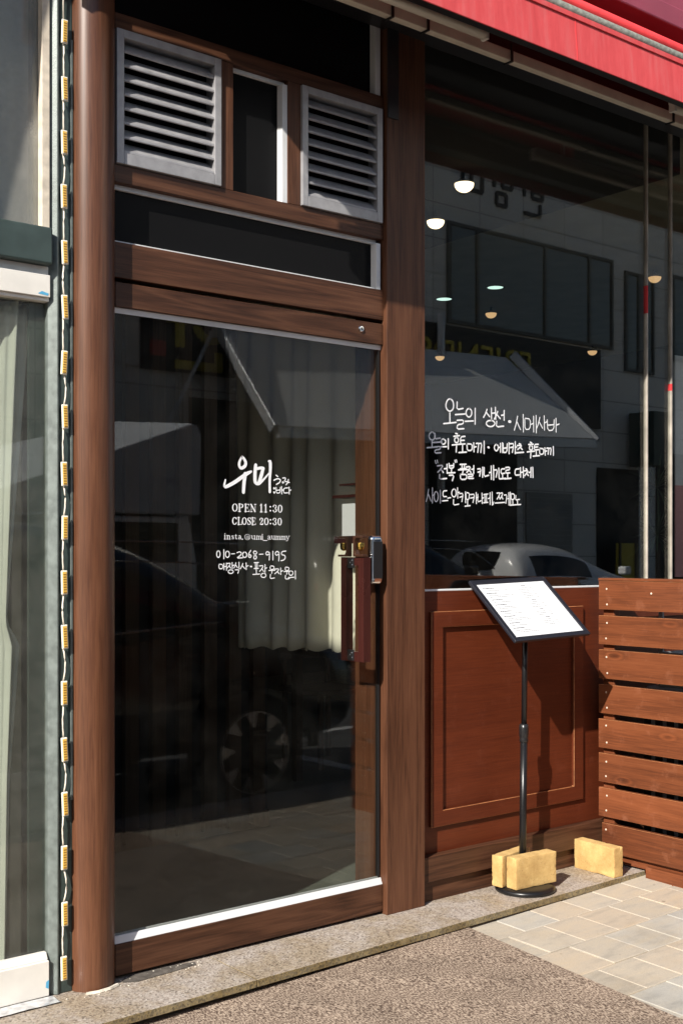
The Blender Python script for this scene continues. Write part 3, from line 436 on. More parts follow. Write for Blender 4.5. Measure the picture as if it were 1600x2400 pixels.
# ------------------------------------------------------------------ ground
def gz(x, y): return -.040 + .016 * (x - 2.6) + .02 * (y + .25)
def rz(x): return gz(x, -2.2) - .13                                # the road, level across
KERB = -2.20
mb = MB(); n = 40
for X0, X1 in ((-300, 300),): mb.quad((X0, -300, rz(X0) - .004), (X1, -300, rz(X1) - .004), (X1, KERB, rz(X1) - .004), (X0, KERB, rz(X0) - .004))
road = tag(mb.build('road', M['asphalt']), kind='structure')
mb = MB(); mb.quad((-300, KERB - .001, gz(-300, KERB) - .03), (300, KERB - .001, gz(300, KERB) - .03), (300, .05, gz(300, .05) - .03), (-300, .05, gz(-300, .05) - .03))
mb.quad((-300, .05, gz(-300, .05) - .03), (300, .05, gz(300, .05) - .03), (300, 300, gz(300, .05) - .03), (-300, 300, gz(-300, .05) - .03))
tag(mb.build('ground', M['sand']), kind='structure')
# pavers: running bond, each a slightly chamfered stone of its own inside one sheet
mb = MB(); rows = [(-.553 + .190 * k) for k in range(-9, 3)]
for ri, y0 in enumerate(rows):
    off = 2.963 if (ri % 2 == 1) else 3.0505
    for k in range(-34, 30):
        x0 = off + .1755 * k; g = .0017 + random.uniform(0, .0006); dz = random.uniform(-.0012, .0012); c = .0022
        xa, xb, ya, yb = x0 + g, x0 + .1755 - g, max(y0 + g, KERB + .14), y0 + .19 - g
        if yb - ya < .02: continue
        def zt(x, y): return gz(x, y) + dz
        nb_ = len(mb.v)
        mb.v += [(xa, ya, zt(xa, ya) - .028), (xb, ya, zt(xb, ya) - .028), (xb, yb, zt(xb, yb) - .028), (xa, yb, zt(xa, yb) - .028),
                 (xa, ya, zt(xa, ya) - c), (xb, ya, zt(xb, ya) - c), (xb, yb, zt(xb, yb) - c), (xa, yb, zt(xa, yb) - c),
                 (xa + c, ya + c, zt(xa, ya)), (xb - c, ya + c, zt(xb, ya)), (xb - c, yb - c, zt(xb, yb)), (xa + c, yb - c, zt(xa, yb))]
        for q in ((0,1,5,4),(1,2,6,5),(2,3,7,6),(3,0,4,7),(4,5,9,8),(5,6,10,9),(6,7,11,10),(7,4,8,11),(8,9,10,11)):
            mb.f.append(tuple(nb_ + i for i in q)); mb.m.append(0)
tag(mb.build('pavement', M['paver']), kind='structure')
# joint sand just below the paver tops
mb = MB(); mb.quad((-3.2, KERB + .13, gz(-3.2, KERB + .13) - .0035), (8.4, KERB + .13, gz(8.4, KERB + .13) - .0035), (8.4, .02, gz(8.4, .02) - .0035), (-3.2, .02, gz(-3.2, .02) - .0035))
tag(mb.build('joint_sand', M['sand']), kind='structure')
mb = MB()
for k in range(-6, 28):
    x0 = k * 1.0
    mb.v += [(x0 + .004, KERB, rz(x0) - .1), (x0 + .996, KERB, rz(x0 + 1) - .1), (x0 + .996, KERB + .13, rz(x0 + 1) - .1), (x0 + .004, KERB + .13, rz(x0) - .1),
             (x0 + .004, KERB, gz(x0, KERB)), (x0 + .996, KERB, gz(x0 + 1, KERB)), (x0 + .996, KERB + .13, gz(x0 + 1, KERB)), (x0 + .004, KERB + .13, gz(x0, KERB))]
    b0 = len(mb.v) - 8
    for q in ((0,3,2,1),(4,5,6,7),(0,1,5,4),(1,2,6,5),(2,3,7,6),(3,0,4,7)): mb.f.append(tuple(b0 + i for i in q)); mb.m.append(0)
tag(mb.build('kerb', M['kerb'], bevel=.012), kind='structure')
mb = MB()
mb.quad((-20, -4.45, rz(-20)), (40, -4.45, rz(40)), (40, -4.33, rz(40)), (-20, -4.33, rz(-20)))
for k in range(8):
    x0 = 5.0 + 5.2 * k
    mb.quad((x0, -4.30, rz(x0)), (x0 + .12, -4.30, rz(x0)), (x0 + .12, -2.6, rz(x0)), (x0, -2.6, rz(x0)))
tag(mb.build('road_marking', M['mark']), kind='structure')
def op(x): return rz(x) + .10
mb = MB(); mb.box(-60, 80, -300, -10.6, -.9, -.85)
mb.v = [(x, y, (op(x) if z > -.87 else op(x) - .3)) for x, y, z in mb.v]
tag(mb.build('far_pavement', M['kerb']), kind='structure')

# ------------------------------------------------------------------ granite step and carpet
mb = MB()
def fr(x): return -.2675 + (x - 1.49) * .0232
for a, b_ in ((-.6, .872), (.875, 2.013), (2.0155, 3.1185), (3.121, 3.911)):
    nb_ = len(mb.v)
    yb = .10
    mb.v += [(a, fr(a), -.0235), (b_, fr(b_), -.0235), (b_, yb, -.0235), (a, yb, -.0235), (a, fr(a), -.0005), (b_, fr(b_), -.0005), (b_, yb, -.0005), (a, yb, -.0005)]
    for q, m_ in (((0,3,2,1), 0), ((4,5,6,7), 0), ((0,1,5,4), 1), ((1,2,6,5), 1), ((2,3,7,6), 0), ((3,0,4,7), 1)):
        mb.f.append(tuple(nb_ + i for i in q)); mb.m.append(m_)
tag(mb.build('granite_step', [M['granite'], M['granite_edge']], base=(2, -.1, -.02), bevel=.0015),
    'long thin speckled pink grey granite step slab along the shop front', 'step')
# dark patch of broken stone and mortar crumbs under the door's left end (a repair set into the step)
mb = MB()
P_ = [(1.69, -.030), (1.73, -.052), (1.80, -.047), (1.89, -.040), (1.94, -.034), (1.95, -.010), (1.86, .008), (1.72, .008)]
mb.quad(*[(x, y, .0012) for x, y in P_])
tag(mb.build('stone_patch', M['grime'], base=(1.8, -.02, 0), fix=False), 'dark broken patch in the granite step under the left door corner', 'patch')
mb = MB()
for k in range(34):
    t = random.random(); x = 1.69 + .27 * t; y = -.066 + .02 * t + random.uniform(-.004, .004) if k % 2 else random.uniform(-.02, .0)
    if k > 26: x, y = random.uniform(1.48, 1.70), random.uniform(-.075, -.045)
    s_ = random.uniform(.001, .0038); st = len(mb.v); mb.lathe([(s_, 0), (s_ * .8, s_ * .4), (0, s_ * .5)], (x, y, .0008), n=6)
mb.tube([(1.565, -.052, .001), (1.60, -.061, .002), (1.635, -.057, .002), (1.67, -.04, .001)], .006, 6)
tag(mb.build('mortar_crumbs', M['mortar'], base=(1.7, -.05, 0)), 'white mortar crumbs and bead round the column foot on the step', 'mortar', kind='stuff')
mb = MB(); nx, ny = 2, 2
top = [(-1.6, -.236), (2.909, -.2345), (2.762, -2.0), (-1.75, -2.0)]
mb.v = [(x, y, gz(x, y) + .0105) for x, y in top] + [(x, y, gz(x, y) + .0005) for x, y in top]
mb.f = [(0, 3, 2, 1), (4, 5, 6, 7), (0, 1, 5, 4), (1, 2, 6, 5), (2, 3, 7, 6), (3, 0, 4, 7)]; mb.m = [0] * 6
tag(mb.build('doormat', M['carpet'], base=(1.5, -1, -.05), bevel=.003), 'wide brown loop pile doormat lying on the pavers before the glass door', 'doormat')

# ------------------------------------------------------------------ restaurant building
B = thing('restaurant_building', 'restaurant front of dark walnut frames, glass door and red brown dado', 'building', (2.7, .1, 0))
# walnut frame members, butt jointed
mb = MB()
for z0, z1 in ((2.072, 2.177), (2.353, 2.405), (2.806, 2.853)):
    mb = MB(); mb.box(1.66, 2.7225, .000, .045, z0, z1); mb.build('wood_rail', M['walnut_x'], B, bevel=.0015)
for x0, x1 in ((2.050, 2.099), (2.313, 2.364), (1.66, 1.683), (2.7135, 2.7222)):
    mb = MB(); mb.box(x0, x1, .001, .045, 2.4055, 2.8055); mb.build('wood_post', M['walnut_z'], B, bevel=.0015)
# half round column
mb = MB(); cx, cy, r_ = 1.614, .018, .068
poly = [(cx + r_, .06)] + [(cx - r_, .06)] + [(cx - r_, cy)]
poly += [(cx - r_ * math.cos(t), cy - r_ * math.sin(t)) for t in [math.pi * k / 30 for k in range(1, 30)]] + [(cx + r_, cy)]
mb.prism([(x, y) for x, y in poly], -.0005, 3.6, 'z')
rc = mb.build('round_column', M['pole'], B, smooth=True)
rc.data.polygons.foreach_set('use_smooth', [len(p.vertices) == 4 for p in rc.data.polygons])
es = rc.modifiers.new('edge', 'EDGE_SPLIT'); es.split_angle = R(35)
mb = MB(); mb.box(2.7235, 2.9030, -.019, .105, -.0003, 3.2)
mb.build('square_column', M['walnut_z'], B, bevel=.0022)
mb = MB(); mb.box(2.7235, 2.772, -.026, -.0192, 2.775, 3.14)
mb.build('cable_cover', M['blackm'], B, bevel=.001)
# dark panels with white gaskets
mb = MB(); mb.box(1.683, 2.70, .034, .04, 2.178, 2.352)
p1 = mb.build('transom_panel', M['black'], B)
mb = MB(); mb.box(1.684, 2.708, .022, .034, 2.3385, 2.3525); mb.build('gasket', M['white'], p1, bevel=.001)
mb = MB(); mb.box(2.694, 2.7125, .003, .034, 2.1775, 2.3383); mb.build('gasket', M['white'], p1, bevel=.001)
mb = MB(); mb.box(1.684, 2.690, .006, .034, 2.1772, 2.1815); mb.build('gasket', M['white'], p1, bevel=.001)
mb = MB(); mb.box(2.0995, 2.3125, .034, .04, 2.4055, 2.8055)
p2 = mb.build('narrow_panel', M['black'], B)
mb = MB(); mb.box(2.0995, 2.3125, .022, .034, 2.793, 2.8055); mb.build('gasket', M['white'], p2, bevel=.001)
mb = MB(); mb.box(2.292, 2.3125, .004, .034, 2.4057, 2.7928); mb.build('gasket', M['white'], p2, bevel=.001)
mb = MB(); mb.box(1.683, 2.7130, .034, .04, 2.854, 3.4)
p3 = mb.build('top_panel', M['black'], B)
mb = MB(); mb.box(2.690, 2.713, .004, .034, 2.8535, 3.4)
mb.build('gasket', M['white'], p3, bevel=.001)
# louvre vents
def louvre(x0, x1):
    z0, z1 = 2.407, 2.8045; mb = MB(); w = .0245
    mb.box(x0, x0 + w, -.010, .042, z0, z1); mb.box(x1 - w, x1, -.010, .042, z0, z1)
    mb.box(x0 + w, x1 - w, -.010, .042, z1 - w, z1); mb.box(x0 + w, x1 - w, -.010, .042, z0, z0 + .034)
    mb.mi = 1; mb.box(x0 + .003, x1 - .003, .043, .047, z0 + .003, z1 - .003); mb.mi = 0
    o = mb.build('louvre_vent', [M['alu'], M['black']], B, bevel=.0018)
    sl = MB(); a, b_ = z0 + .034, z1 - w; n_ = 8; p = (b_ - a) / n_
    for k in range(n_):
        zc = a + p * (k + .5)
        sl.prism([(-.005, zc - .019), (-.001, zc - .0205), (.027, zc + .014), (.025, zc + .017), (-.0045, zc - .013)], x0 + w + .0005, x1 - w - .0005, 'x')
    sl.build('louvre_blade', M['alu'], o)
    return o
louvre(1.684, 2.0485); louvre(2.3645, 2.7130)
# glass door
mb = MB(); mb.box(1.684, 2.712, .0165, .0265, .1045, 1.9855)
door = mb.build('glass_door', M['glass_door'], B)
mb = MB(); mb.box(1.684, 2.7205, .000, .040, .011, .104); mb.build('bottom_rail', M['walnut_x'], door, bevel=.002)
mb = MB(); mb.box(1.684, 2.7205, .000, .040, 1.986, 2.0585); mb.build('top_rail', M['walnut_x'], door, bevel=.002)
for pf in ([(.003, .1045), (.0155, .1045), (.0155, .126), (.012, .126)], [(.0275, .1045), (.037, .1045), (.030, .128), (.0275, .128)], [(.010, 1.9855), (.0135, 1.969), (.0155, 1.969), (.0155, 1.9855)]):
    mb = MB(); mb.prism(pf, 1.684, 2.722, 'x'); mb.build('gasket', M['white'], door, bevel=.0008)
mb = MB(); mb.box(2.712, 2.7175, .013, .030, .131, 1.968); mb.build('edge_seal', M['blackp'], door)
mb = MB(); mb.lathe([(.0115, 0), (.0115, -.003), (.009, -.005), (0, -.0052)], (2.622, -.0002, 2.030), 'y', 24)
mb.mi = 1; mb.box(2.6205, 2.6235, -.0062, -.0053, 2.025, 2.035)
mb.build('lock_cylinder', [M['steel'], M['blackp']], door)
# handle: a wooden frame that clasps the glass from both sides
mb = MB(); hx0, hx1, ya, yb = 2.597, 2.629, -.043, .079
mb.box(hx0, hx1, ya, ya + .029, .888, 1.246); mb.box(hx0, hx1, yb - .027, yb, .888, 1.246)
mb.box(hx0 + .0002, hx1 - .0002, ya + .029, yb - .027, 1.2165, 1.2458); mb.box(hx0 + .0002, hx1 - .0002, ya + .029, yb - .027, .8882, .9215)
mb.mi = 1
for z0, z1 in ((1.2085, 1.2435), (.891, .9285)): mb.box(hx0 - .0024, hx0 - .0003, .006, .040, z0, z1)
mb.mi = 2
for zc in (1.2275, .910):
    for dy, dz in ((.014, .008), (.014, -.008), (.026, .0)):
        mb.lathe([(.0030, 0), (.0024, -.0016), (0, -.0022)], (hx0 - .0025, dy, zc + dz), 'x', 10)
mb.build('door_handle', [M['handle'], M['blackp'], M['chrome']], door, bevel=.0025)
# clamp brackets with brass domes on both faces of the glass, and the chrome lock body
for s, y0 in ((-1, .006), (1, .036)):
    mb = MB(); z0, z1, t = 1.2475, 1.3185, .0075; d = .052; x0, x1 = 2.590, 2.612
    c_ = [(0, z0), (d, z0), (d, z0 + t), (t * 1.9, z0 + t), (t * 1.25, z0 + t * 2), (t, z0 + t * 3), (t, z1 - t * 3), (t * 1.25, z1 - t * 2), (t * 1.9, z1 - t), (d, z1 - t), (d, z1), (0, z1)]
    mb.prism([(y0 + s * a, b_) for a, b_ in c_], x0, x1, 'x')
    mb.mi = 1; yc = y0 + s * .030
    mb.lathe([(.0135, .0145), (.0135, .0), (.0118, -.007), (.007, -.0115), (0, -.0135)], (x0 + .010, yc, 1.2805), 'z', 20)
    mb.build('clamp_bracket', [M['bronze'], M['brass']], door, bevel=.0018)
mb = MB(); mb.box(2.645, 2.697, -.031, -.001, 1.153, 1.320)
lk = mb.build('door_lock', M['chrome'], door, bevel=.013, seg=4)
mb = MB(); mb.box(2.652, 2.692, -.0328, -.0305, 1.172, 1.300)
lk2 = mb.build('lock_cover', M['blackp'], door, bevel=.0010)

# writing: ribbons of white paint 0.3 mm proud of the glass
def ribbons(data, y, name, parent):
    mb = MB()
    for si, s_ in enumerate(data.strip().split('|')):
        q = list(map(int, s_.split(','))); pts = [(q[i] / 1e4, q[i+1] / 1e4, q[i+2] / 2e4) for i in range(0, len(q), 3)]
        yy = y - .00004 * (si % 9)
        # smooth the polyline once (Chaikin) so that strokes read as written
        if len(pts) > 2:
            new = [pts[0]]
            for a, b_ in zip(pts[:-1], pts[1:]):
                new += [tuple(a[i] * .78 + b_[i] * .22 for i in range(3)), tuple(a[i] * .22 + b_[i] * .78 for i in range(3))]
            pts = new + [pts[-1]]
        L_, Rr = [], []
        for i, (x, z, w) in enumerate(pts):
            x0, z0, _ = pts[max(i - 1, 0)]; x1, z1, _ = pts[min(i + 1, len(pts) - 1)]
            d = Vector((x1 - x0, z1 - z0)); d = d.normalized() if d.length > 1e-7 else Vector((1, 0))
            n_ = Vector((-d.y, d.x)); L_.append((x + n_.x * w, z + n_.y * w)); Rr.append((x - n_.x * w, z - n_.y * w))
            if i in (0, len(pts) - 1):
                dd = -d if i == 0 else d
                cap = [(x + (n_.x * math.cos(t) + dd.x * math.sin(t)) * w, z + (n_.y * math.cos(t) + dd.y * math.sin(t)) * w) for t in [math.pi * k / 6 for k in range(7)]]
                mb.quad(*[(a, yy, b_) for a, b_ in cap])
        for i in range(len(pts) - 1):
            mb.quad((L_[i][0], yy, L_[i][1]), (Rr[i][0], yy, Rr[i][1]), (Rr[i+1][0], yy, Rr[i+1][1]), (L_[i+1][0], yy, L_[i+1][1]))
    return mb.build(name, M['paint_white'], parent, fix=False)
ribbons(DOOR_TEXT, .0162, 'lettering', door)

# shop window
mb = MB(); mb.box(2.9040, 4.2608, .0505, .0585, 1.1285, 3.2); win = mb.build('shop_window', M['glass'], B)
mb = MB(); mb.box(2.9040, 6.2, .0305, .070, 1.121, 1.128); mb.build('sill_strip', M['white'], win, bevel=.0015)
for x0, x1 in ((4.2610, 4.2655), (4.4330, 4.4385), (5.55, 5.60)):
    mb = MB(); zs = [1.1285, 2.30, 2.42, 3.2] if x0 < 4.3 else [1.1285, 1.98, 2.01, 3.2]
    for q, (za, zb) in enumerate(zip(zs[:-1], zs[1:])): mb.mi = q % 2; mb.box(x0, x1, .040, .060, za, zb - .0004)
    mb.build('mullion', [M['reflect_cream'], M['redlip']] if x0 < 5 else [M['steel'], M['steel']], win)  # cream and red bands paint the side street's reflection onto the slim mullions
for x0, x1 in ((4.2658, 4.4328), (4.4405, 5.5495)):
    mb = MB(); mb.box(x0, x1, .0505, .0585, 1.1285, 3.2); mb.build('glass_pane', M['glass'], win)
ribbons(WIN_TEXT, .0500, 'lettering', win)

# dado: sheet, raised moulding, base planks
mb = MB(); mb.box(2.9035, 6.2, .0295, .060, .1655, 1.1205)
dado = mb.build('dado_panel', M['dado'], B)
for x0 in (2.968, 3.985, 5.0):
    mb = MB(); x1 = x0 + .842; z0, z1 = .262, 1.047; w = .058; y0, y1 = .0165, .0293
    o4 = [(x0, z0), (x1, z0), (x1, z1), (x0, z1)]; i4 = [(x0 + w, z0 + w), (x1 - w, z0 + w), (x1 - w, z1 - w), (x0 + w, z1 - w)]
    mb.v = [(a, y0, b_) for a, b_ in o4 + i4] + [(a, y1, b_) for a, b_ in o4 + i4]
    for q in range(4):
        r2 = (q + 1) % 4; mb.f += [(q, r2, 4 + r2, 4 + q), (8 + q, 12 + q, 12 + r2, 8 + r2), (q, 8 + q, 8 + r2, r2), (4 + q, 4 + r2, 12 + r2, 12 + q)]; mb.m += [0] * 4
    mb.build('panel_moulding', [M['dado'], M['worn_edge']], dado, bevel=.0015, seg=1, bmat=1)
mb = MB(); mb.box(2.9035, 6.2, -.004, .060, .074, .165); mb.build('base_plank', M['walnut_x'], B, bevel=.002)
mb = MB(); mb.box(2.9035, 6.2, .012, .060, -.0003, .0735); mb.build('base_plank', M['walnut_x'], B, bevel=.0015)
# head beam, upper wall, interior shell
mb = MB()
mb.box(2.9035, 6.2, .02, .11, 3.2, 3.42); mb.box(1.0, 9.5, .105, .35, 3.42, 12)
mb.box(6.2, 9.5, .0, .12, -.1, 3.42); mb.box(1.0, 1.68, .0605, .12, 3.3, 3.42)
mb.build('upper_wall', M['wallstone'], B)
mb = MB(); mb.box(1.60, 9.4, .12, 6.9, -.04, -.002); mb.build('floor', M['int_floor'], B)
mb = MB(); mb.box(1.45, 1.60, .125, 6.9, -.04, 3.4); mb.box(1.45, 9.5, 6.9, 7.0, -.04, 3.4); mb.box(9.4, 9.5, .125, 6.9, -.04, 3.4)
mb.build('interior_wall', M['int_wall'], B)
mb = MB(); mb.box(1.6, 9.4, .112, 6.9, 3.22, 3.4); mb.mi = 1; mb.box(1.6, 4.6, .115, 2.6, 2.985, 3.2195)
mb.build('ceiling', [M['int_ceil'], M['int_drop']], B)
mb = MB(); mb.box(2.728, 2.899, .106, .16, -.002, 2.98); mb.build('column_lining', M['walnut_z'], B)

# maroon sign board above the awning
mb = MB()
mb.box(.6, 9.3, -.30, .10, 3.345, 3.425); mb.box(.6, 9.3, -.285, .10, 3.4255, 4.3)
mb.build('sign_board', M['maroon'], B, bevel=.006)

# ------------------------------------------------------------------ interior things
def lamp(x, y, z, mtl, label, d=.088):
    t = thing('ceiling_lamp', label, 'lamp', (x, y, z), 'round ceiling lamps inside the restaurant')
    mb = MB(); r_ = d / 2
    mb.lathe([(r_ * math.cos(a), z - r_ * .85 * math.sin(a)) for a in [math.pi / 2 * k / 8 for k in range(9)]], (x, y, 0), n=28); mb.build('lamp_glass', mtl, t, smooth=True)
    mb = MB(); mb.lathe([(r_ * 1.06, z + .001), (r_ * 1.06, z + .006), (r_ * .5, z + .02), (.008, z + .024), (.008, z + .05)], (x, y, 0), n=24); mb.build('lamp_cap', M['blackp'], t)
    return t
lamp(3.821, .714, 2.935, M['lamp'], 'bright half dome lamp, higher of the two glowing pair behind the window')
lamp(4.134, 1.235, 2.935, M['lamp'], 'bright half dome lamp beside the column, lower of the glowing pair')
lamp(6.845, 3.479, 3.17, M['lamp_dim'], 'dim amber lamp below the cool discs, in the middle of the window')
lamp(7.948, 5.231, 3.17, M['lamp_dim'], 'dim amber lamp lowest on the left, nearest the square column')
lamp(8.850, 4.112, 3.17, M['lamp_dim'], 'dim amber lamp farthest right in the wide pane')
lamp(6.836, 1.913, 3.17, M['lamp_dim'], 'dim amber lamp between the two thin steel mullions')
def disc(x, y, label):
    t = thing('downlight', label, 'downlight', (x, y, 3.22), 'flat cool downlights in the ceiling')
    mb = MB(); mb.lathe([(.058, 3.216), (.0, 3.2155)], (x, y, 0), n=28); mb.build('lens', M['lamp_cool'], t)
    mb = MB(); mb.lathe([(.059, 3.2145), (.070, 3.2145), (.072, 3.2195), (.059, 3.2195)], (x, y, 0), n=28, caps=False); mb.build('trim_ring', M['blackm'], t)
disc(6.354, 2.960, 'cool white downlight disc, right one of the two in the window'); disc(6.336, 3.482, 'cool white downlight disc near the square column')

# cream curtain at the side of the entrance, seen through the door
mb = MB(); ny, nz_ = 90, 26; y0, y1 = .215, 1.13
for i in range(ny + 1):
    y = y0 + (y1 - y0) * i / ny
    for j in range(nz_ + 1):
        t = j / nz_; zb = .893 - .033 * (i / ny) + .006 * math.sin(i * .9); z = zb + (2.35 - zb) * t
        amp = .014 + .012 * (1 - t)
        x = 2.862 + amp * math.sin(y * 42 + 1.1 * math.sin(y * 9) + .8 * t) + .010 * math.sin(y * 17 + 2 * t)
        mb.v.append((x, y, z))
for i in range(ny):
    for j in range(nz_):
        a = i * (nz_ + 1) + j; mb.f.append((a, a + 1, a + nz_ + 2, a + nz_ + 1)); mb.m.append(0)
cu = thing('entrance_curtain', 'cream half length curtain hanging just inside the glass door', 'curtain', (2.862, .6, .86))
cb = mb.build('curtain_cloth', M['cream'], cu, smooth=True)
so = cb.modifiers.new('thick', 'SOLIDIFY'); so.thickness = .0025
mb = MB(); mb.tube([(2.862, .18, 2.34), (2.862, 1.2, 2.34)], .012); mb.build('curtain_rod', M['slat'], cu)
# little wooden shelf with white cards on the column's inner side
sh = thing('menu_shelf', 'small brown wooden shelf with a white paper block just behind the door edge', 'shelf', (2.80, .26, 1.3))
for y1, z0, z1 in ((.30, 1.462, 1.473), (.26, 1.506, 1.513), (.29, 1.296, 1.322)):
    mb = MB(); mb.box(2.733, 2.80, .162, y1, z0, z1); mb.build('shelf_board', M['handle'], sh, bevel=.001)
mb = MB(); mb.box(2.735, 2.80, .163, .245, 1.3225, 1.440); mb.build('paper_block', M['paper'], sh, bevel=.001)
# slatted screen deeper inside
sc_ = thing('slat_screen', 'dark wooden slatted screen standing deep inside behind the door', 'screen', (2.4, 1.35, 0))
mb = MB()
for k in range(12): mb.box(1.66 + .13 * k, 1.725 + .13 * k, 1.33, 1.36, .03, 2.9)
mb.box(1.64, 3.2, 1.3605, 1.375, .0, .08); mb.box(1.64, 3.2, 1.3605, 1.375, 2.6, 2.68)
mb.build('slat', M['slat'], sc_)
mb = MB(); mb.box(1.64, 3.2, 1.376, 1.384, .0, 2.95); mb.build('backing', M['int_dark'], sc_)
# a table and two chairs in the dark dining room
tb = thing('dining_table', 'dark square dining table inside the restaurant', 'table', (4.3, 1.9, 0))
mb = MB(); mb.box(3.9, 4.7, 1.55, 2.25, .71, .74); mb.build('tabletop', M['slat'], tb, bevel=.004)
for sx in (3.95, 4.61):
    for sy in (1.6, 2.16):
        mb = MB(); mb.box(sx, sx + .045, sy, sy + .045, -.002, .7098); mb.build('leg', M['slat'], tb)
def chair(x, y, s, label):
    t = thing('dining_chair', label, 'chair', (x, y, 0), 'chairs in the dining room')
    mb = MB(); mb.box(x - .2, x + .2, y - .2, y + .2, .43, .46); mb.build('seat', M['slat'], t, bevel=.004)
    mb = MB(); yb = y + s * .185; mb.box(x - .2, x + .2, yb - .012, yb + .012, .62, .86); mb.build('backrest', M['slat'], t, bevel=.004)
    for sx in (-.18, .155):
        for sy in (-.19, .165):
            hi = .86 if sy * s > 0 else .4298
            mb = MB(); mb.box(x + sx, x + sx + .025, y + sy, y + sy + .022, -.002, hi if hi < .5 else .4298); mb.build('leg', M['slat'], t)
    for sx in (-.18, .155):
        mb = MB(); mb.box(x + sx, x + sx + .025, yb - .011, yb + .011, .4602, .6198); mb.build('back_post', M['slat'], t)
chair(4.15, 1.25, -1, 'dark wooden chair on the window side of the table'); chair(4.45, 2.55, 1, 'dark wooden chair behind the table')

# spiky plant and pink banner stand behind the panes for the street's reflections
pl = thing('spiky_plant', 'dark spiky leaved plant put behind the glass at the right edge for a mirrored one', 'plant', (5.37, .80, 0))
mb = MB(); mb.lathe([(.0, 0), (.12, 0), (.15, .34), (.135, .34), (.125, .30), (0, .30)], (5.37, .80, 0), n=24); mb.build('planter', M['pot'], pl)
mb = MB(); mb.tube([(5.37, .80, .30), (5.36, .80, .9), (5.38, .81, 1.32)], [.022, .018, .014], 8); mb.build('stem', M['slat'], pl)
mb = MB()
for zc in (1.36, 1.62):
    for k in range(64):
        a = random.uniform(0, 2 * math.pi); e = random.uniform(-.9, 1.2); l_ = random.uniform(.16, .25)
        d = Vector((math.cos(a) * math.cos(e), math.sin(a) * math.cos(e) * .7, math.sin(e))); p = Vector((5.37, .81, zc)); q = p + d * l_ + Vector((0, 0, -.03))
        w = d.cross(Vector((0, 0, 1))); w = (w.normalized() if w.length > .1 else Vector((1, 0, 0))) * .006; mid = p + d * l_ * .5
        mb.quad(tuple(p), tuple(mid - w), tuple(q), tuple(mid + w))
mb.build('leaf', M['leaf'], pl, fix=False)
bn = thing('hanging_banner', 'narrow pink and white banner hung behind the far right pane for banners mirrored in it', 'banner', (5.37, .62, 1.2))
mb = MB(); mb.box(5.27, 5.47, .62, .626, 1.14, 1.62); mb.mi = 1; mb.box(5.27, 5.47, .62, .626, 1.6205, 2.3); mb.build('cloth', [M['pink'], M['paper']], bn)

# ------------------------------------------------------------------ awning
A = thing('retractable_awning', 'red retractable awning with beige rail over the shop window', 'awning', (3.8, -.2, 3.0))
ax0, ax1 = 1.64, 8.6
mb = MB(); mb.box(1.28, ax1, -.182, -.152, 3.036, 3.075)
mb.build('rail', M['beige'], A, bevel=.003)
mb = MB(); mb.box(1.28, ax1, -.1515, .0, 3.085, 3.30); mb.build('cassette', M['blackm'], A, bevel=.003)
for x in (2.60, 2.76, 3.17, 4.13):
    mb = MB(); mb.prism([(-.189, 3.030), (-.148, 3.030), (-.148, 3.0355), (-.1825, 3.0355), (-.1825, 3.098), (-.189, 3.098)], x, x + .008, 'x'); mb.build('rail_clip', M['blackp'], A)
mb = MB(); t = .003
mb.prism([(-.12, 3.172), (-.45, 3.118), (-.45, 3.124), (-.12, 3.178)], ax0, ax1, 'x'); mb.build('canopy', M['canopy'], A)
mb = MB()
mb.prism([(-.492, 2.935), (-.488, 2.934), (-.475, 3.077), (-.480, 3.079)], ax0, ax1, 'x')
mb.prism([(-.4855, 3.0800), (-.472, 3.0780), (-.470, 3.0960), (-.4845, 3.0980)], ax0, ax1, 'x')
mb.build('valance', M['red'], A, bevel=.001)
for x in (2.30, 3.17, 4.04, 4.9):
    mb = MB(); mb.prism([(-.4932, 2.9355), (-.4918, 2.9355), (-.4796, 3.0785), (-.4812, 3.0785)], x, x + .003, 'x'); mb.build('seam', M['redlip'], A)
mb = MB(); mb.box(ax0, ax1, -.466, -.395, 2.972, 3.06); mb.build('front_bar', M['blackm'], A, bevel=.004)
mb = MB(); mb.tube([(ax0, -.470, 3.113), (ax1, -.470, 3.113)], .0155, 12); mb.build('rope_groove', M['rope'], A, smooth=True)
mb = MB(); mb.tube([(ax0, -.460, 3.146), (ax1, -.460, 3.146)], .020, 14); mb.build('fabric_roll', M['redlip'], A, smooth=True)
def arm(p, q, r_, nm='folding_arm'):
    mb = MB(); p, q, r_ = Vector(p), Vector(q), Vector(r_)
    for a, b_ in ((p, q), (q, r_)):
        st = len(mb.v); d = b_ - a; L_ = d.length; mb.box(0, L_, -.018, .018, -.022, .022)
        rot = d.to_track_quat('X', 'Z').to_matrix().to_4x4(); mb.transform(Matrix.Translation(a) @ rot, st)
    st = len(mb.v); mb.lathe([(.028, -.03), (.028, .03)], tuple(q), n=16)
    return mb.build(nm, M['blackm'], A, bevel=.004)
arm((5.3, -.20, 3.085), (4.25, -.30, 3.075), (4.95, -.385, 3.055)); arm((6.3, -.20, 3.085), (7.2, -.30, 3.075), (6.6, -.385, 3.055))
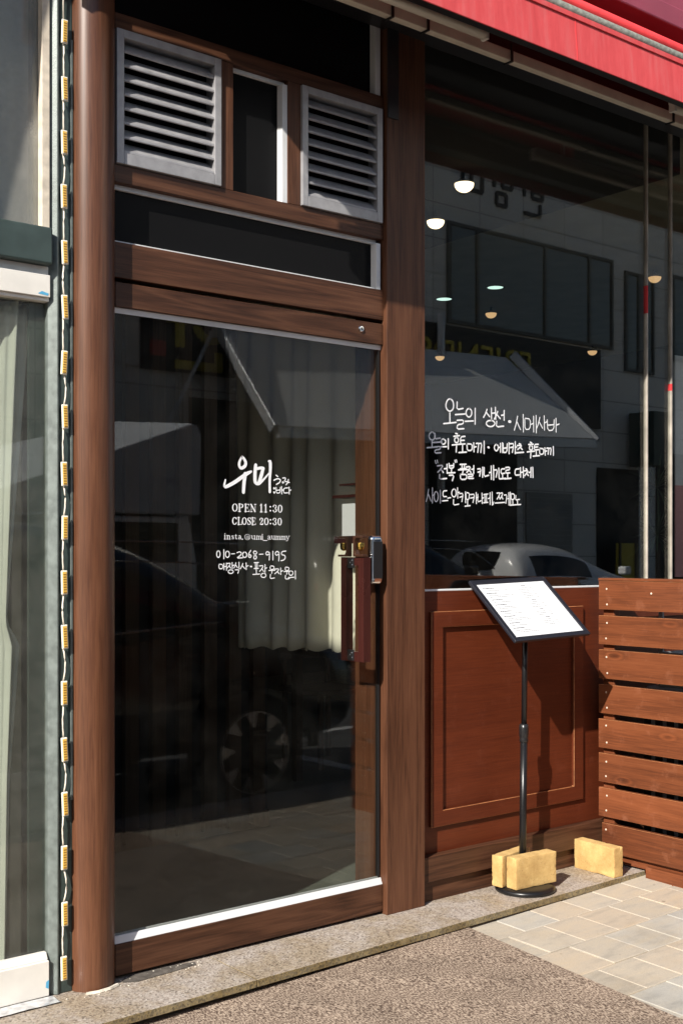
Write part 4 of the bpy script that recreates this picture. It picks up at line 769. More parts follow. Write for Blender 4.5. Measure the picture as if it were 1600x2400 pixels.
def tube_lamp(x0, x1, label):
    t = thing('tube_lamp', label, 'tube lamp', ((x0 + x1) / 2, -.31, 3.0), 'tube lamps under the awning')
    mb = MB(); mb.tube([(x0 + .012, -.31, 3.012), (x1 - .012, -.31, 3.012)], .016, 14); mb.build('tube', M['tube'], t, smooth=True)
    mb = MB(); mb.box(x0, x1, -.326, -.294, 3.028, 3.046); mb.box(x0, x0 + .012, -.324, -.296, 2.996, 3.028); mb.box(x1 - .012, x1, -.324, -.296, 2.996, 3.028)
    mb.tube([(x0 + .2, -.31, 3.046), (x0 + .2, -.31, 3.135)], .005, 6); mb.tube([(x1 - .2, -.31, 3.046), (x1 - .2, -.31, 3.135)], .005, 6)
    mb.build('lamp_holder', M['white_rail'], t)
tube_lamp(1.75, 2.915, 'unlit beige tube lamp under the awning above the square column')
tube_lamp(3.95, 5.1, 'unlit beige tube lamp under the awning at the upper right corner')

# ------------------------------------------------------------------ neighbouring shop on the left
N = thing('neighbouring_shop', 'neighbouring shop front of dark green metal with old glass', 'building', (1.2, .05, 0))
mb = MB()
mb.box(1.5035, 1.5455, .003, .06, .002, 3.6); 
mb.build('backing_strip', M['green'], N)
mb = MB()
mb.prism([(1.478, .016), (1.4985, -.003), (1.5035, -.002), (1.5035, .06), (1.478, .06)], .001, 3.6, 'z')
mb.build('door_stile', M['green_light'], N, bevel=.0015)
mb = MB(); mb.box(1.5405, 1.5452, -.004, .0028, .55, 2.73); mb.build('edge_bead', M['green_light'], N)
mb = MB(); mb.box(-1.5, 1.4775, -.020, .06, 2.073, 2.177); mb.box(-1.5, 1.4775, -.02, .06, 3.5, 3.6); mb.build('cross_beam', M['green'], N, bevel=.005)
mb = MB(); mb.box(-1.5, 1.4775, -.002, .05, 1.983, 2.0455); mb.box(-1.5, 1.4775, .010, .05, 2.046, 2.0725); mb.box(-1.5, 1.4775, .006, .05, 1.972, 1.9828)
mb.build('head_rail', M['white_rail'], N, bevel=.0015)
mb = MB(); mb.box(-1.5, 1.4735, -.004, .05, .004, .104); mb.prism([(.004, .1045), (.03, .1045), (.03, .124), (.014, .124)], -1.5, 1.4735, 'x')
mb.build('bottom_rail', M['white_rail'], N, bevel=.002)
mb = MB(); mb.box(1.4545, 1.4775, .002, .03, 2.1775, 3.5); mb.build('jamb_strip', M['jamb'], N, bevel=.001)
mb = MB(); mb.box(-1.5, 1.4775, .0305, .0365, .1245, 1.9715); mb.build('glass_pane', M['glass_low'], N)
mb = MB(); mb.box(-1.5, 1.4540, .0305, .0365, 2.1775, 3.5); mb.build('glass_pane', M['glass_old'], N)
mb = MB(); mb.box(1.4310, 1.4770, .0372, .05, .1245, 1.9715); mb.box(1.4395, 1.4540, .0372, .06, 2.1775, 3.5); mb.build('glass_bead', M['green'], N)
mb = MB(); mb.box(-1.6, 1.45, 2.5, 2.6, 0, 3.6); mb.box(-1.7, -1.6, .05, 2.6, 0, 3.6); mb.box(1.485, 1.50, .061, 2.5, 0, 3.6); mb.box(-1.6, 1.45, .06, 2.5, 3.6, 3.7)
mb.build('inner_wall', M['neigh_wall'], N)
mb = MB(); mb.box(-1.6, 1.45, .06, 2.5, -.03, .0); mb.build('floor', M['int_floor'], N)
mb = MB(); mb.box(-4, 1.0, .06, .4, 3.7, 12); mb.build('upper_wall', M['wallstone'], N)
mb = MB(); mb.box(-4, -1.5, .0, .4, -.2, 3.7); mb.build('side_pier', M['green'], N)
mb = MB(); mb.prism([(-1.4, 2.69), (.607, 2.69), (.68, 2.99), (.78, 3.22), (.84, 3.45), (.88, 3.66), (-1.4, 3.66)], -.30, -.021, 'y'); mb.build('shadow_block', M['sign_dark'], N)  # added unseen block, right edge shaped to cast the diagonal shadow
# blue tape scraps on the rails
mb = MB(); mb.quad((1.440, -.0026, 1.990), (1.470, -.0026, 1.987), (1.473, -.0026, 1.993), (1.452, -.0026, 1.998)); mb.build('tape_scrap', M['blue_tape'], N, fix=False)
mb = MB(); mb.quad((1.462, -.0046, .030), (1.471, -.0046, .025), (1.4725, -.0046, .050), (1.464, -.0046, .046))
mb.build('tape_scrap', M['blue_tape'], N, fix=False)
mb = MB(); pts = [(.2, -.082), (1.30, -.070), (1.478, -.064), (1.482, -.050), (1.46, -.008), (.2, -.006)]
k0 = 26
for i in range(k0):
    xa, xb = .2 + 1.28 * i / k0, .2 + 1.28 * (i + 1) / k0
    f = lambda x: -.078 + (x - .2) * .010
    for j in range(4):
        ya, yb = j / 4, (j + 1) / 4
        def pt(x, t): y = f(x) * (1 - t) - .007 * t; return (x, y, .0022 + .0028 * mnoise.noise(Vector((x * 30, t * 5, 0))) + .002)
        mb.quad(pt(xa, ya), pt(xb, ya), pt(xb, yb), pt(xa, yb))
tag(mb.build('threshold_tape', M['silver'], base=(1.2, -.04, 0), fix=False), 'crumpled silver white tape strip on the step below the white rail', 'tape')
# sheer curtain behind the old glass
def drape(name, label, x0, x1, z0, z1, y, seed, cut=None, flat=1.0):
    mb = MB(); nx, nz_ = 120, 24
    for i in range(nx + 1):
        for j in range(nz_ + 1):
            u, t = i / nx, j / nz_; x = x0 + (x1 - x0) * u; z = z0 + (z1 - z0) * t
            sw = 1 if cut is None else cut(t)
            x = x1 - (x1 - x) * sw
            yy = y + flat * (.020 + .016 * (1 - t)) * math.sin(u * 52 + seed + .9 * math.sin(t * 2 + u * 7)) + flat * .012 * math.sin(u * 21 + 3 * t + seed)
            mb.v.append((x, yy, z))
    for i in range(nx):
        for j in range(nz_):
            a = i * (nz_ + 1) + j; mb.f.append((a, a + nz_ + 1, a + nz_ + 2, a + 1)); mb.m.append(0)
    o = mb.build(name, M['sheer'], base=((x0 + x1) / 2, y, z0), smooth=True)
    tag(o, label, 'curtain'); s_ = o.modifiers.new('thick', 'SOLIDIFY'); s_.thickness = .002
drape('sheer_curtain', 'smooth white blind behind the pane above the dark green beam', .70, 1.478, 2.19, 3.45, .072, 2.6, flat=.18)
def strip_cloth(name, label, prof, y, seed):
    # prof: (z, x left, x right) rows; a gathered cloth with soft folds
    mb = MB(); nz_, nx = 70, 26; z1, z0 = prof[0][0], prof[-1][0]
    for j in range(nz_ + 1):
        z = z1 + (z0 - z1) * j / nz_; k = max(i for i in range(len(prof) - 1) if prof[i][0] >= z - 1e-6); a, b_ = prof[k], prof[k + 1]; t = (a[0] - z) / (a[0] - b_[0])
        xl, xr = a[1] + (b_[1] - a[1]) * t, a[2] + (b_[2] - a[2]) * t
        for i in range(nx + 1):
            u = i / nx; mb.v.append((xl + (xr - xl) * u, y + .016 * math.sin(u * 9 + seed + .25 * z) + .008 * math.sin(u * 19 + .5 * z + seed), z))
    for j in range(nz_):
        for i in range(nx):
            a = j * (nx + 1) + i; mb.f.append((a, a + 1, a + nx + 2, a + nx + 1)); mb.m.append(0)
    o = mb.build(name, M['sheer'], base=(prof[0][1], y, z0), smooth=True); tag(o, label, 'curtain'); s_ = o.modifiers.new('thick', 'SOLIDIFY'); s_.thickness = .002
strip_cloth('gathered_curtain', 'gathered white curtain behind the lower pane of the green shop', [(1.97, 1.358, 1.448), (1.70, 1.352, 1.428), (1.25, 1.352, 1.392), (1.06, 1.352, 1.378), (1.0, 1.348, 1.418), (.62, 1.348, 1.388), (.02, 1.345, 1.372)], .066, .4)
strip_cloth('gathered_curtain', 'pale curtain edge hanging deeper behind the lower pane of the green shop', [(1.97, 1.20, 1.372), (1.35, 1.22, 1.40), (.9, 1.25, 1.39), (.02, 1.24, 1.36)], .19, 2.0)

# ------------------------------------------------------------------ string of LED modules
S = thing('led_light_string', 'string of yellow LED modules on white wire beside the round column', 'light string', (1.5165, -.004, .03))
mb = MB(); random.seed(5)
pitch = (2.742 - .074) / 17
cz = [2.742 - pitch * k for k in range(18)]
pts_all = [(1.5165, -.006, 3.4)]
for k, z in enumerate(cz):
    x = 1.5165 + random.uniform(-.0018, .0018); tilt = random.uniform(-.055, .055); z += random.uniform(-.004, .004); cz[k] = z
    m1 = MB()
    m1.box(-.0095, .0095, -.0120, -.0055, -.0345, .0345)
    m1.transform(Matrix.Translation((x, -.0022, z)) @ Matrix.Rotation(tilt, 4, 'Y'))
    mod = m1.build('led_module', M['led_white'], S, bevel=.0022)
    m2 = MB(); m2.box(-.0058, .0058, -.0134, -.0121, -.0305, .0305); m2.mi = 1
    for q in range(8): m2.box(-.0045, .0045, -.0142, -.0135, -.0285 + .0072 * q, -.0262 + .0072 * q)
    m2.transform(Matrix.Translation((x, -.0022, z)) @ Matrix.Rotation(tilt, 4, 'Y'))
    m2.build('led_chip', [M['led_yel'], M['led_dark']], mod)
    up = cz[k - 1] - .0345 if k else 3.4
    a = z + .0345; sg = random.choice((-1, 1)) * random.uniform(.002, .0065)
    seg = [(x, -.004, a - .002)] + [(x + sg * math.sin(math.pi * q / 7), -.006 - .003 * math.sin(math.pi * q / 7), a + (up - a) * q / 7) for q in range(1, 7)] + [(x, -.004, up + .002)]
    mb.tube(seg, .0024, 8)
mb.build('wire', M['wire'], S, smooth=True)

# ------------------------------------------------------------------ slatted fence
Fn = thing('slat_fence', 'low red brown stained pine slat fence beside the shop window', 'fence', (3.89, -.6, 0))
FX = 3.880
fy1 = -1.55
for k in range(8):
    zt = 1.1475 - .1405 * k; mb = MB()
    ye = -.004 if k < 7 else -.022
    st = len(mb.v)
    jit = random.uniform(-.0015, .0015)
    mb.box(FX + jit * .5, FX + .020 + jit * .5, fy1, ye, zt - .117 + jit, zt + jit)
    mb.mi = 1
    for yy in (-.046, -.75, -1.45):
        for zz in ((zt - .030, zt - .092) if k != 4 else (zt - .028, zt - .096)):
            mb.lathe([(.0056, 0), (.0046, -.0014), (0, -.0019)], (FX + jit * .5 - .0003, yy + random.uniform(-.004, .004), zz + random.uniform(-.004, .004)), 'x', 10)
    if k == 0: mb.lathe([(.0056, 0), (.0046, -.0014), (0, -.0019)], (FX - .0003, -.265, zt - .045), 'x', 10)
    mb.build('board', [M['fence'], M['zinc'], M['worn_edge']], Fn, bevel=.0016, seg=1, bmat=2)
for y in (-.012, -.76, -1.50):
    mb = MB(); mb.box(FX + .0206, FX + .060, y - .055, y, -.02, 1.130); mb.build('post', M['fence'], Fn, bevel=.003)
mb = MB(); mb.box(FX - .002, FX + .070, fy1, -.003, 1.1495, 1.160); mb.build('cap_rail', M['fence'], Fn, bevel=.002)
mb = MB(); mb.box(FX + .0206, FX + .040, fy1, -.07, .008, .048); mb.build('lower_rail', M['fence'], Fn)
mb = MB(); mb.box(FX + .001, FX + .0204, fy1, -.236, -.05, .024); mb.build('kick_board', M['fence'], Fn, bevel=.0016)
# outdoor unit behind the fence
ac = thing('air_conditioner', 'grey outdoor air conditioner half hidden behind the slat fence', 'air conditioner', (4.35, -.35, 0))
mb = MB(); mb.box(4.02, 4.75, -.62, -.13, .04, .72); mb.build('casing', M['ac'], ac, bevel=.01)
mb = MB()
for k in range(9): mb.box(4.005, 4.0195, -.60 + .055 * k, -.575 + .055 * k, .08, .68)
mb.build('side_grille', M['blackm'], ac)
mb = MB(); mb.box(4.05, 4.09, -.60, -.15, -.03, .04); mb.box(4.68, 4.72, -.60, -.15, -.03, .04); mb.build('foot', M['blackm'], ac)
cr = thing('bottle_crate', 'dark grey plastic crate stacked on the air conditioner behind the fence', 'crate', (4.3, -.36, .72))
mb = MB(); mb.box(4.04, 4.56, -.56, -.18, .7205, .735)
for z in (.74, .83, .93, 1.03):
    mb.box(4.04, 4.05, -.56, -.18, z, z + .03); mb.box(4.55, 4.56, -.56, -.18, z, z + .03); mb.box(4.0505, 4.5495, -.56, -.55, z, z + .03); mb.box(4.0505, 4.5495, -.19, -.18, z, z + .03)
for y in (-.56, -.44, -.32, -.20): mb.box(4.0405, 4.0495, y, y + .02, .735, 1.06)
mb.build('crate_body', M['ac'], cr)

# ------------------------------------------------------------------ menu stand
St = thing('menu_stand', 'black menu stand with tilted white menu sheet held down by bricks', 'menu stand', (3.345, -.083, 0))
mb = MB(); mb.lathe([(0, .0), (.108, .0), (.1125, .004), (.1125, .012), (.107, .018), (.085, .0215), (.02, .0225), (0, .0225)], (3.335, -.101, .0003), n=56)
mb.build('base', M['stand'], St, smooth=True)
mb = MB(); mb.tube([(3.343, -.080, .02), (3.3535, -.078, .56)], .0135, 18); mb.tube([(3.354, -.078, .60), (3.364, -.076, 1.02)], .0108, 18)
mb.build('pole', M['stand'], St, smooth=True)
mb = MB(); mb.lathe([(.0145, .548), (.0165, .55), (.0165, .562), (.0155, .566), (.0175, .57), (.018, .60), (.0165, .615), (.0115, .618)], (3.3533, -.078, 0), n=24)
mb.build('height_collar', M['blackp'], St, smooth=True)
C_ = Vector((3.364, -.1005, 1.055)); al = R(43); Wd, Ht = .413, .314
ux = Vector((math.cos(R(1.6)), 0, math.sin(R(1.6)))); n0 = Vector((0, -math.sin(al), math.cos(al))); vy = n0.cross(ux).normalized(); n_ = ux.cross(vy).normalized()
MT = Matrix(((ux.x, vy.x, n_.x, C_.x), (ux.y, vy.y, n_.y, C_.y), (ux.z, vy.z, n_.z, C_.z), (0, 0, 0, 1)))
def onboard(fn, name, mats, parent, **k):
    mb = MB(); fn(mb); mb.transform(MT); return mb.build(name, mats, parent, **k)
def fr_(mb):
    w = .021; a, b_ = Wd / 2, Ht / 2
    pr = lambda u0, v0, u1, v1, u2, v2, u3, v3: mb.prism([(u0, v0), (u1, v1), (u2, v2), (u3, v3)], -.010, .0035, 'z')
    pr(-a, -b_, a, -b_, a - w, -b_ + w, -a + w, -b_ + w); pr(a, -b_, a, b_, a - w, b_ - w, a - w, -b_ + w)
    pr(a, b_, -a, b_, -a + w, b_ - w, a - w, b_ - w); pr(-a, b_, -a, -b_, -a + w, -b_ + w, -a + w, b_ - w)
hd = onboard(fr_, 'snap_frame', M['frame'], St, bevel=.003)
onboard(lambda mb: mb.box(-Wd / 2 + .006, Wd / 2 - .006, -Ht / 2 + .006, Ht / 2 - .006, -.0098, -.006), 'back_plate', M['blackp'], hd)
onboard(lambda mb: mb.box(-Wd / 2 + .018, Wd / 2 - .018, -Ht / 2 + .018, Ht / 2 - .018, -.0055, -.0015), 'menu_sheet', M['paper'], hd)
def line(mb, u, v, L_, h_=.0024):
    x = u
    while x < u + L_:
        w = random.uniform(.003, .009); mb.quad((x, v, -.0011), (min(x + w, u + L_), v, -.0011), (min(x + w, u + L_), v + h_, -.0011), (x, v + h_, -.0011)); x += w + random.uniform(.001, .0025)
def txt_left(mb):
    random.seed(9); v = Ht / 2 - .045
    for blk in range(8):
        line(mb, -.165, v, .06, .0045); v -= .011
        for q in range(2 if blk % 2 else 1): line(mb, -.160, v, random.uniform(.09, .14)); v -= .008
        v -= .007
def txt_right(mb):
    v = Ht / 2 - .042
    for blk, nn in enumerate((7, 4, 3, 4)):
        line(mb, .045, v, .022, .0045); v -= .010
        for q in range(nn): line(mb, .018, v, .05); line(mb, .085, v, .014); v -= .0085
        v -= .006
def txt_blue(mb):
    for q in range(7): mb.quad((.135, -.118 + .006 * q, -.0011), (.165, -.118 + .006 * q, -.0011), (.165, -.1145 + .006 * q, -.0011), (.135, -.1145 + .006 * q, -.0011))
onboard(txt_left, 'printed_text', M['ink'], hd, fix=False); onboard(txt_right, 'printed_text', M['ink'], hd, fix=False); onboard(txt_blue, 'printed_stamp', M['ink_blue'], hd, fix=False)
onboard(lambda mb: mb.box(-.025, .025, -.03, .03, -.022, -.0102), 'swivel_bracket', M['stand'], hd)

# ------------------------------------------------------------------ three firebricks
def brick(loc, rot, label, seed, dims=(.205, .0505, .115)):
    bm = bmesh.new(); bmesh.ops.create_cube(bm, size=1)
    bmesh.ops.scale(bm, vec=dims, verts=bm.verts)
    bmesh.ops.bevel(bm, geom=list(bm.edges), offset=.0022, segments=2, affect='EDGES', profile=.6)
    bmesh.ops.subdivide_edges(bm, edges=[e for e in bm.edges if e.calc_length() > .03], cuts=14, use_grid_fill=True)
    for v in bm.verts:
        p = v.co.copy(); q = Vector((seed * 7.1, seed * 3.3, seed))
        ed = sum(1 for i in range(3) if abs(abs(p[i]) - dims[i] / 2) < .006)
        k = .0003 + (.0007 if ed >= 2 else 0)
        v.co += v.normal * (mnoise.noise(p * 70 + q) * k - (.0016 if ed >= 2 and mnoise.noise(p * 60 + q) > .32 else 0))
        v.co.z += dims[2] / 2
    for f in bm.faces: f.smooth = True
    me = bpy.data.meshes.new('firebrick'); bm.to_mesh(me); bm.free(); me.materials.append(M['firebrick'])
    o = bpy.data.objects.new('firebrick', me); COL.objects.link(o); o.location = loc; o.rotation_euler = rot
    es_ = o.modifiers.new('edge', 'EDGE_SPLIT'); es_.split_angle = R(55)
    tag(o, label, 'brick', 'yellow firebricks on the granite step')
brick((3.347, -.123, .0225), (0, 0, R(-4)), 'yellow firebrick on the stand base, the one in front of the pole', 1)
brick((3.318, -.047, .0225), (0, 0, R(10)), 'yellow firebrick on the stand base behind the pole', 2, (.19, .046, .115))
brick((3.7515, -.107, .0), (0, 0, R(88)), 'single yellow firebrick standing apart on the step by the fence', 3)

# ------------------------------------------------------------------ across the street (seen in the glass)
def car_body(st, X, Yc, Z, sgn, glass_x, shield, rear):
    # st: (x, wl, zl, wm, zm, wb, zb, wt, zt) from the tail to the nose; sgn +1 = nose towards +x
    mb = MB(); n = 10
    for (x, wl, zl, wm, zm, wb, zb, wt, zt) in st:
        ring = [(-wl, zl), (-wm, zm), (-wb, zb), (-(wb * .35 + wt * .65), zb * .35 + zt * .65), (-wt * .9, zt), (wt * .9, zt), (wb * .35 + wt * .65, zb * .35 + zt * .65), (wb, zb), (wm, zm), (wl, zl)]
        for y, z in ring: mb.v.append((X + sgn * x, Yc + y, Z + z))
    for i in range(len(st) - 1):
        xm = (st[i][0] + st[i + 1][0]) / 2
        for k in range(n):
            k2 = (k + 1) % n; g = 0
            if k in (2, 6) and glass_x[0] < xm < glass_x[1]: g = 1
            if k == 4 and (shield[0] < xm < shield[1] or rear[0] < xm < rear[1]): g = 1
            mb.f.append((i * n + k, (i + 1) * n + k, (i + 1) * n + k2, i * n + k2)); mb.m.append(g)
    mb.f.append(tuple(range(n))); mb.m.append(0)
    mb.f.append(tuple((len(st) - 1) * n + k for k in range(n))); mb.m.append(0)
    return mb
def wheel(root, x, y, z, r_, side, rimr, spokes=9):
    mb = MB(); w = .105
    mb.lathe([(rimr, -w), (r_ * .94, -w), (r_, -w * .7), (r_, w * .7), (r_ * .94, w), (rimr, w), (rimr * .96, w * .4), (rimr * .96, -w * .4), (rimr, -w)], (x, y, z), 'y', 40, caps=False)
    tw = mb.build('wheel', M['tyre'], root, smooth=True)
    mb = MB(); ys = y + side * w * .85
    mb.lathe([(rimr, -.02), (rimr, .012), (rimr * .965, .012), (rimr * .96, -.02)], (x, ys, z), 'y', 40, caps=False)
    mb.mi = 1
    mb.lathe([(0, -.012 * side), (rimr * .93, -.012 * side)], (x, ys, z), 'y', 40, caps=False); mb.mi = 0
    for k in range(spokes):
        a = 2 * math.pi * k / spokes + .2; c, s_ = math.cos(a), math.sin(a); px_, pz_ = -s_, c
        q = [(rimr * .60, -.003), (rimr * .60, .010), (rimr * .95, .060), (rimr * .97, -.022)]
        mb.quad(*[(x + c * d + px_ * e, ys + side * (.002 if d < .1 else .008), z + s_ * d + pz_ * e) for d, e in q])
    mb.build('rim', [M['rim'], M['rim_dark']], tw, fix=False)
def make_car(name, label, X, Yc, Z, sgn, st, paint, wheels, gl, sh_, rr, r_, rimr, L_, wdt, lights):
    t = thing(name, label, 'car', (X + sgn * L_ / 2, Yc, Z), 'cars parked along the street')
    mb = car_body(st, X, Yc, Z, sgn, gl, sh_, rr)
    b_ = mb.build('body', [paint, M['car_glass']], t, smooth=True)
    s_ = b_.modifiers.new('sub', 'SUBSURF'); s_.levels = 2; s_.render_levels = 2
    for wx in wheels:
        for sd in (-1, 1):
            wheel(t, X + sgn * wx, Yc + sd * (wdt - .115), Z + r_, r_, sd, rimr)
            m2 = MB(); yy = Yc + sd * (wdt - .006); k = 18
            ring = lambda R_: [(X + sgn * wx + R_ * math.cos(math.pi * q / k), Z + r_ + R_ * math.sin(math.pi * q / k)) for q in range(k + 1)]
            a, b2 = ring(r_ * 1.08), ring(r_ * 1.24)
            m2.prism(a + b2[::-1], yy - .02, yy + .02, 'y'); m2.build('wheel_arch', M['blackp'], t)
    for (lx, lz, ly, lm, nm) in lights:
        for sd in (-1, 1):
            m2 = MB(); st_ = len(m2.v); m2.box(-.10, .10, -.13, .13, -.055, .055)
            m2.transform(Matrix.Translation((X + sgn * lx, Yc + sd * ly, Z + lz)) @ Matrix.Rotation(-sgn * sd * R(28) if lx > 2 else sgn * sd * R(28), 4, 'Z'))
            m2.build(nm, lm, t, bevel=.03, seg=3)
    m2 = MB()
    for sd in (-1, 1): m2.box(X + sgn * (L_ * .70) - .07, X + sgn * (L_ * .70) + .07, Yc + sd * (wdt + .07) - .08, Yc + sd * (wdt + .07) + .08, Z + st[4][6] + .02, Z + st[4][6] + .15)
    m2.build('door_mirror', paint, t, bevel=.03, seg=3)
    return t
SUV = [(a * .785, *r) for a, *r in [(0, .70, .45, .80, .72, .80, .98, .66, 1.10), (.10, .78, .32, .90, .70, .90, 1.06, .66, 1.42), (.42, .80, .26, .925, .70, .91, 1.08, .66, 1.64), (1.3, .80, .24, .93, .70, .915, 1.07, .67, 1.70),
       (2.45, .80, .24, .93, .70, .91, 1.06, .65, 1.66), (3.05, .80, .24, .93, .70, .90, 1.05, .70, 1.34), (3.42, .80, .24, .93, .70, .89, 1.03, .80, 1.10), (4.1, .80, .25, .915, .66, .86, .96, .74, 1.02),
       (4.38, .76, .28, .86, .62, .80, .86, .66, .92), (4.52, .66, .34, .74, .58, .68, .74, .54, .78)]]
make_car('black_suv', 'black suv parked at the kerb, mirrored in the glass door', 1.20, -3.30, rz(2.6), 1, SUV, M['bl_paint'], (.62, 2.66), (.15, 2.5), (1.95, 2.66), (.0, .24), .345, .235, 3.54, .93,
         [(3.26, .76, .68, M['headl'], 'headlight'), (.16, .95, .70, M['tail'], 'tail_light')])
HIGHLIGHTS = [[(2.94, 1.224), (3.408, 1.215), (3.828, 1.173), (4.065, 1.049), (4.219, .949), (4.096, .921), (3.828, .898), (3.355, .867), (2.94, .839), (2.2, .80)], [(3.586, .995), (3.712, .984), (3.80, .90), (3.678, .867), (3.586, .995)], [(1.6, 1.327), (2.94, 1.327), (3.49, 1.325), (3.975, 1.311)]]  # sky highlights along the body creases, put in as thin steel tubes
suv = [o for o in COL.objects if o.name == 'black_suv'][0]
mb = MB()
for pl_ in HIGHLIGHTS: mb.tube([(x, -2.392 - .03 * (z - .9), z) for x, z in pl_], .0055, 6)
mb.build('highlight_lines', M['steel'], suv, smooth=True)
HATCH = [(0, .66, .40, .78, .66, .80, .92, .62, 1.05), (.08, .74, .30, .87, .66, .86, .98, .60, 1.40), (.32, .76, .24, .905, .66, .88, .98, .60, 1.47), (.75, .76, .22, .91, .66, .88, .98, .60, 1.50),
       (1.25, .76, .22, .91, .66, .88, .97, .59, 1.46), (1.55, .76, .22, .91, .66, .88, .96, .61, 1.36), (2.10, .76, .22, .91, .64, .87, .94, .74, 1.03), (2.85, .74, .24, .88, .60, .82, .85, .68, .92), (3.15, .64, .32, .74, .55, .68, .68, .54, .73)]
make_car('white_hatchback', 'small white hatchback parked across the street, mirrored low in the shop window', 12.72, -9.35, rz(14), 1, HATCH, M['wh_paint'], (.55, 2.45), (.2, 1.50), (1.3, 2.0), (.0, .06), .30, .21, 3.15, .91,
         [(2.88, .66, .64, M['headl'], 'headlight'), (.14, .84, .68, M['tail'], 'tail_light')])
dk = copy_tree(suv); dk.location = (suv.location.x + 7.55, -8.98, rz(10.5)); dk['label'] = 'second black suv, across the street behind the white hatchback'
# covered truck
zt = rz(5)
T = thing('covered_truck', 'small truck with a grey white tarpaulin over its load across the street', 'truck', (5.2, -7.9, zt))
mb = MB(); F_ = [(3.9, 1.66), (6.44, 1.66), (6.46, 2.46), (6.42, 2.56), (6.34, 2.58), (3.9, 1.70)]; K_ = [(3.9, 1.66), (6.44, 1.66), (6.46, 2.60), (6.40, 2.70), (6.28, 2.74), (3.9, 2.10)]
mb.v = [(x, -7.10, z) for x, z in F_] + [(x, -8.7, z) for x, z in K_]; n = len(F_)
mb.f = [tuple(range(n)), tuple(range(2 * n - 1, n - 1, -1))] + [(i, n + i, n + (i + 1) % n, (i + 1) % n) for i in range(n)]; mb.m = [0] * len(mb.f)
mb.build('tarpaulin', M['tarp'], T, bevel=.05, seg=4)
mb = MB()
mb.prism([(5.05, zt + .42), (6.42, zt + .42), (6.44, 1.15), (6.36, 1.60), (6.28, 1.645), (5.05, 1.645)], -8.65, -7.14, 'y'); cab = mb.build('cab', M['wh_paint'], T, bevel=.04, seg=3)
mb = MB(); mb.box(5.20, 6.20, -7.139, -7.128, 1.18, 1.58); mb.build('side_window', M['car_glass'], cab, bevel=.03)
mb = MB(); mb.box(2.6, 5.0, -8.62, -7.16, zt + .62, zt + .75); mb.box(2.6, 5.0, -8.62, -8.58, zt + .75, 1.62); mb.box(2.6, 5.0, -7.20, -7.16, zt + .75, 1.62); mb.build('cargo_bed', M['truckb'], T)
for wx in (3.2, 5.8):
    for sd, yy in ((1, -7.30), (-1, -8.48)): wheel(T, wx, yy, zt + .31, .31, sd, .17, 6)

# office building with stone panels, windows and sign bands
O = thing('office_building', 'grey stone panelled building across the street, mirrored in the windows', 'building', (12, -12, 0))
mb = MB(); mb.box(13.62, 34, -20, -12.0, -.9, 12.6); mb.build('wall', M['stone'], O)
H_ = thing('low_shop_row', 'low grey row of shops across the street with a dark sign band', 'building', (0, -12, 0))
mb = MB(); mb.box(-14, 13.6, -20, -12.0, -.9, 5.32); mb.build('wall', M['stone'], H_)
def op_window(x0, x1, z0, z1, mull=(), name='window', O=None):
    O = O or globals()['O']
    mb = MB(); mb.box(x0, x1, -12.0, -11.985, z0, z1); mb.box(x0 - .06, x0, -12.0, -11.95, z0 - .06, z1 + .06); mb.box(x1, x1 + .06, -12.0, -11.95, z0 - .06, z1 + .06)
    mb.box(x0, x1, -12.0, -11.95, z1, z1 + .06); mb.box(x0, x1, -12.0, -11.95, z0 - .06, z0)
    for m_ in mull: mb.box(m_ - .035, m_ + .035, -11.9849, -11.95, z0, z1)
    f = mb.build(name, M['op_frame'], O)
    xs = [x0] + list(mull) + [x1]; m2 = MB()
    for a, b_ in zip(xs[:-1], xs[1:]): m2.box(a + .04, b_ - .04, -11.9845, -11.975, z0 + .01, z1 - .01)
    m2.build('pane', M['op_glass'], f); return f
op_window(14.68, 19.12, 5.42, 7.10, (15.36, 17.16, 18.45)); op_window(19.62, 20.45, 5.05, 6.95, (20.0,)); op_window(21.2, 25.5, 5.42, 7.10, (22.3, 24.0))
for x0 in (14.7, 21.2, 27): op_window(x0, x0 + 4.3, 9.2, 11.0, (x0 + 1.4, x0 + 2.9))
for x0 in (-9, -3, 2.5): op_window(x0, x0 + 3.6, .6, 3.2, (x0 + 1.8,), O=H_)
for x0, x1, z1, o_ in ((9.3, 13.4, 3.6, H_), (14.2, 16.4, 3.6, O), (18.7, 20.0, 3.0, O), (20.6, 25, 3.4, O)):
    mb = MB(); mb.box(x0, x1, -11.9995, -11.97, op(x0) - .1, z1); mb.build('shop_opening', M['op_dark'], o_)
mb = MB()
for k in range(22): mb.box(16.65, 17.95, -11.9995, -11.972 + .008 * (k % 2), .25 + .1 * k, .345 + .1 * k)
mb.build('roller_shutter', M['shutter'], O)
mb = MB(); mb.box(8.5, 13.58, -11.9996, -11.90, 3.95, 5.25); sg2 = mb.build('sign_band', M['sign_dark'], H_)
mb = MB(); mb.box(14.03, 18.72, -11.9996, -11.90, 3.75, 5.30); sg = mb.build('sign_band', M['sign_dark'], O)
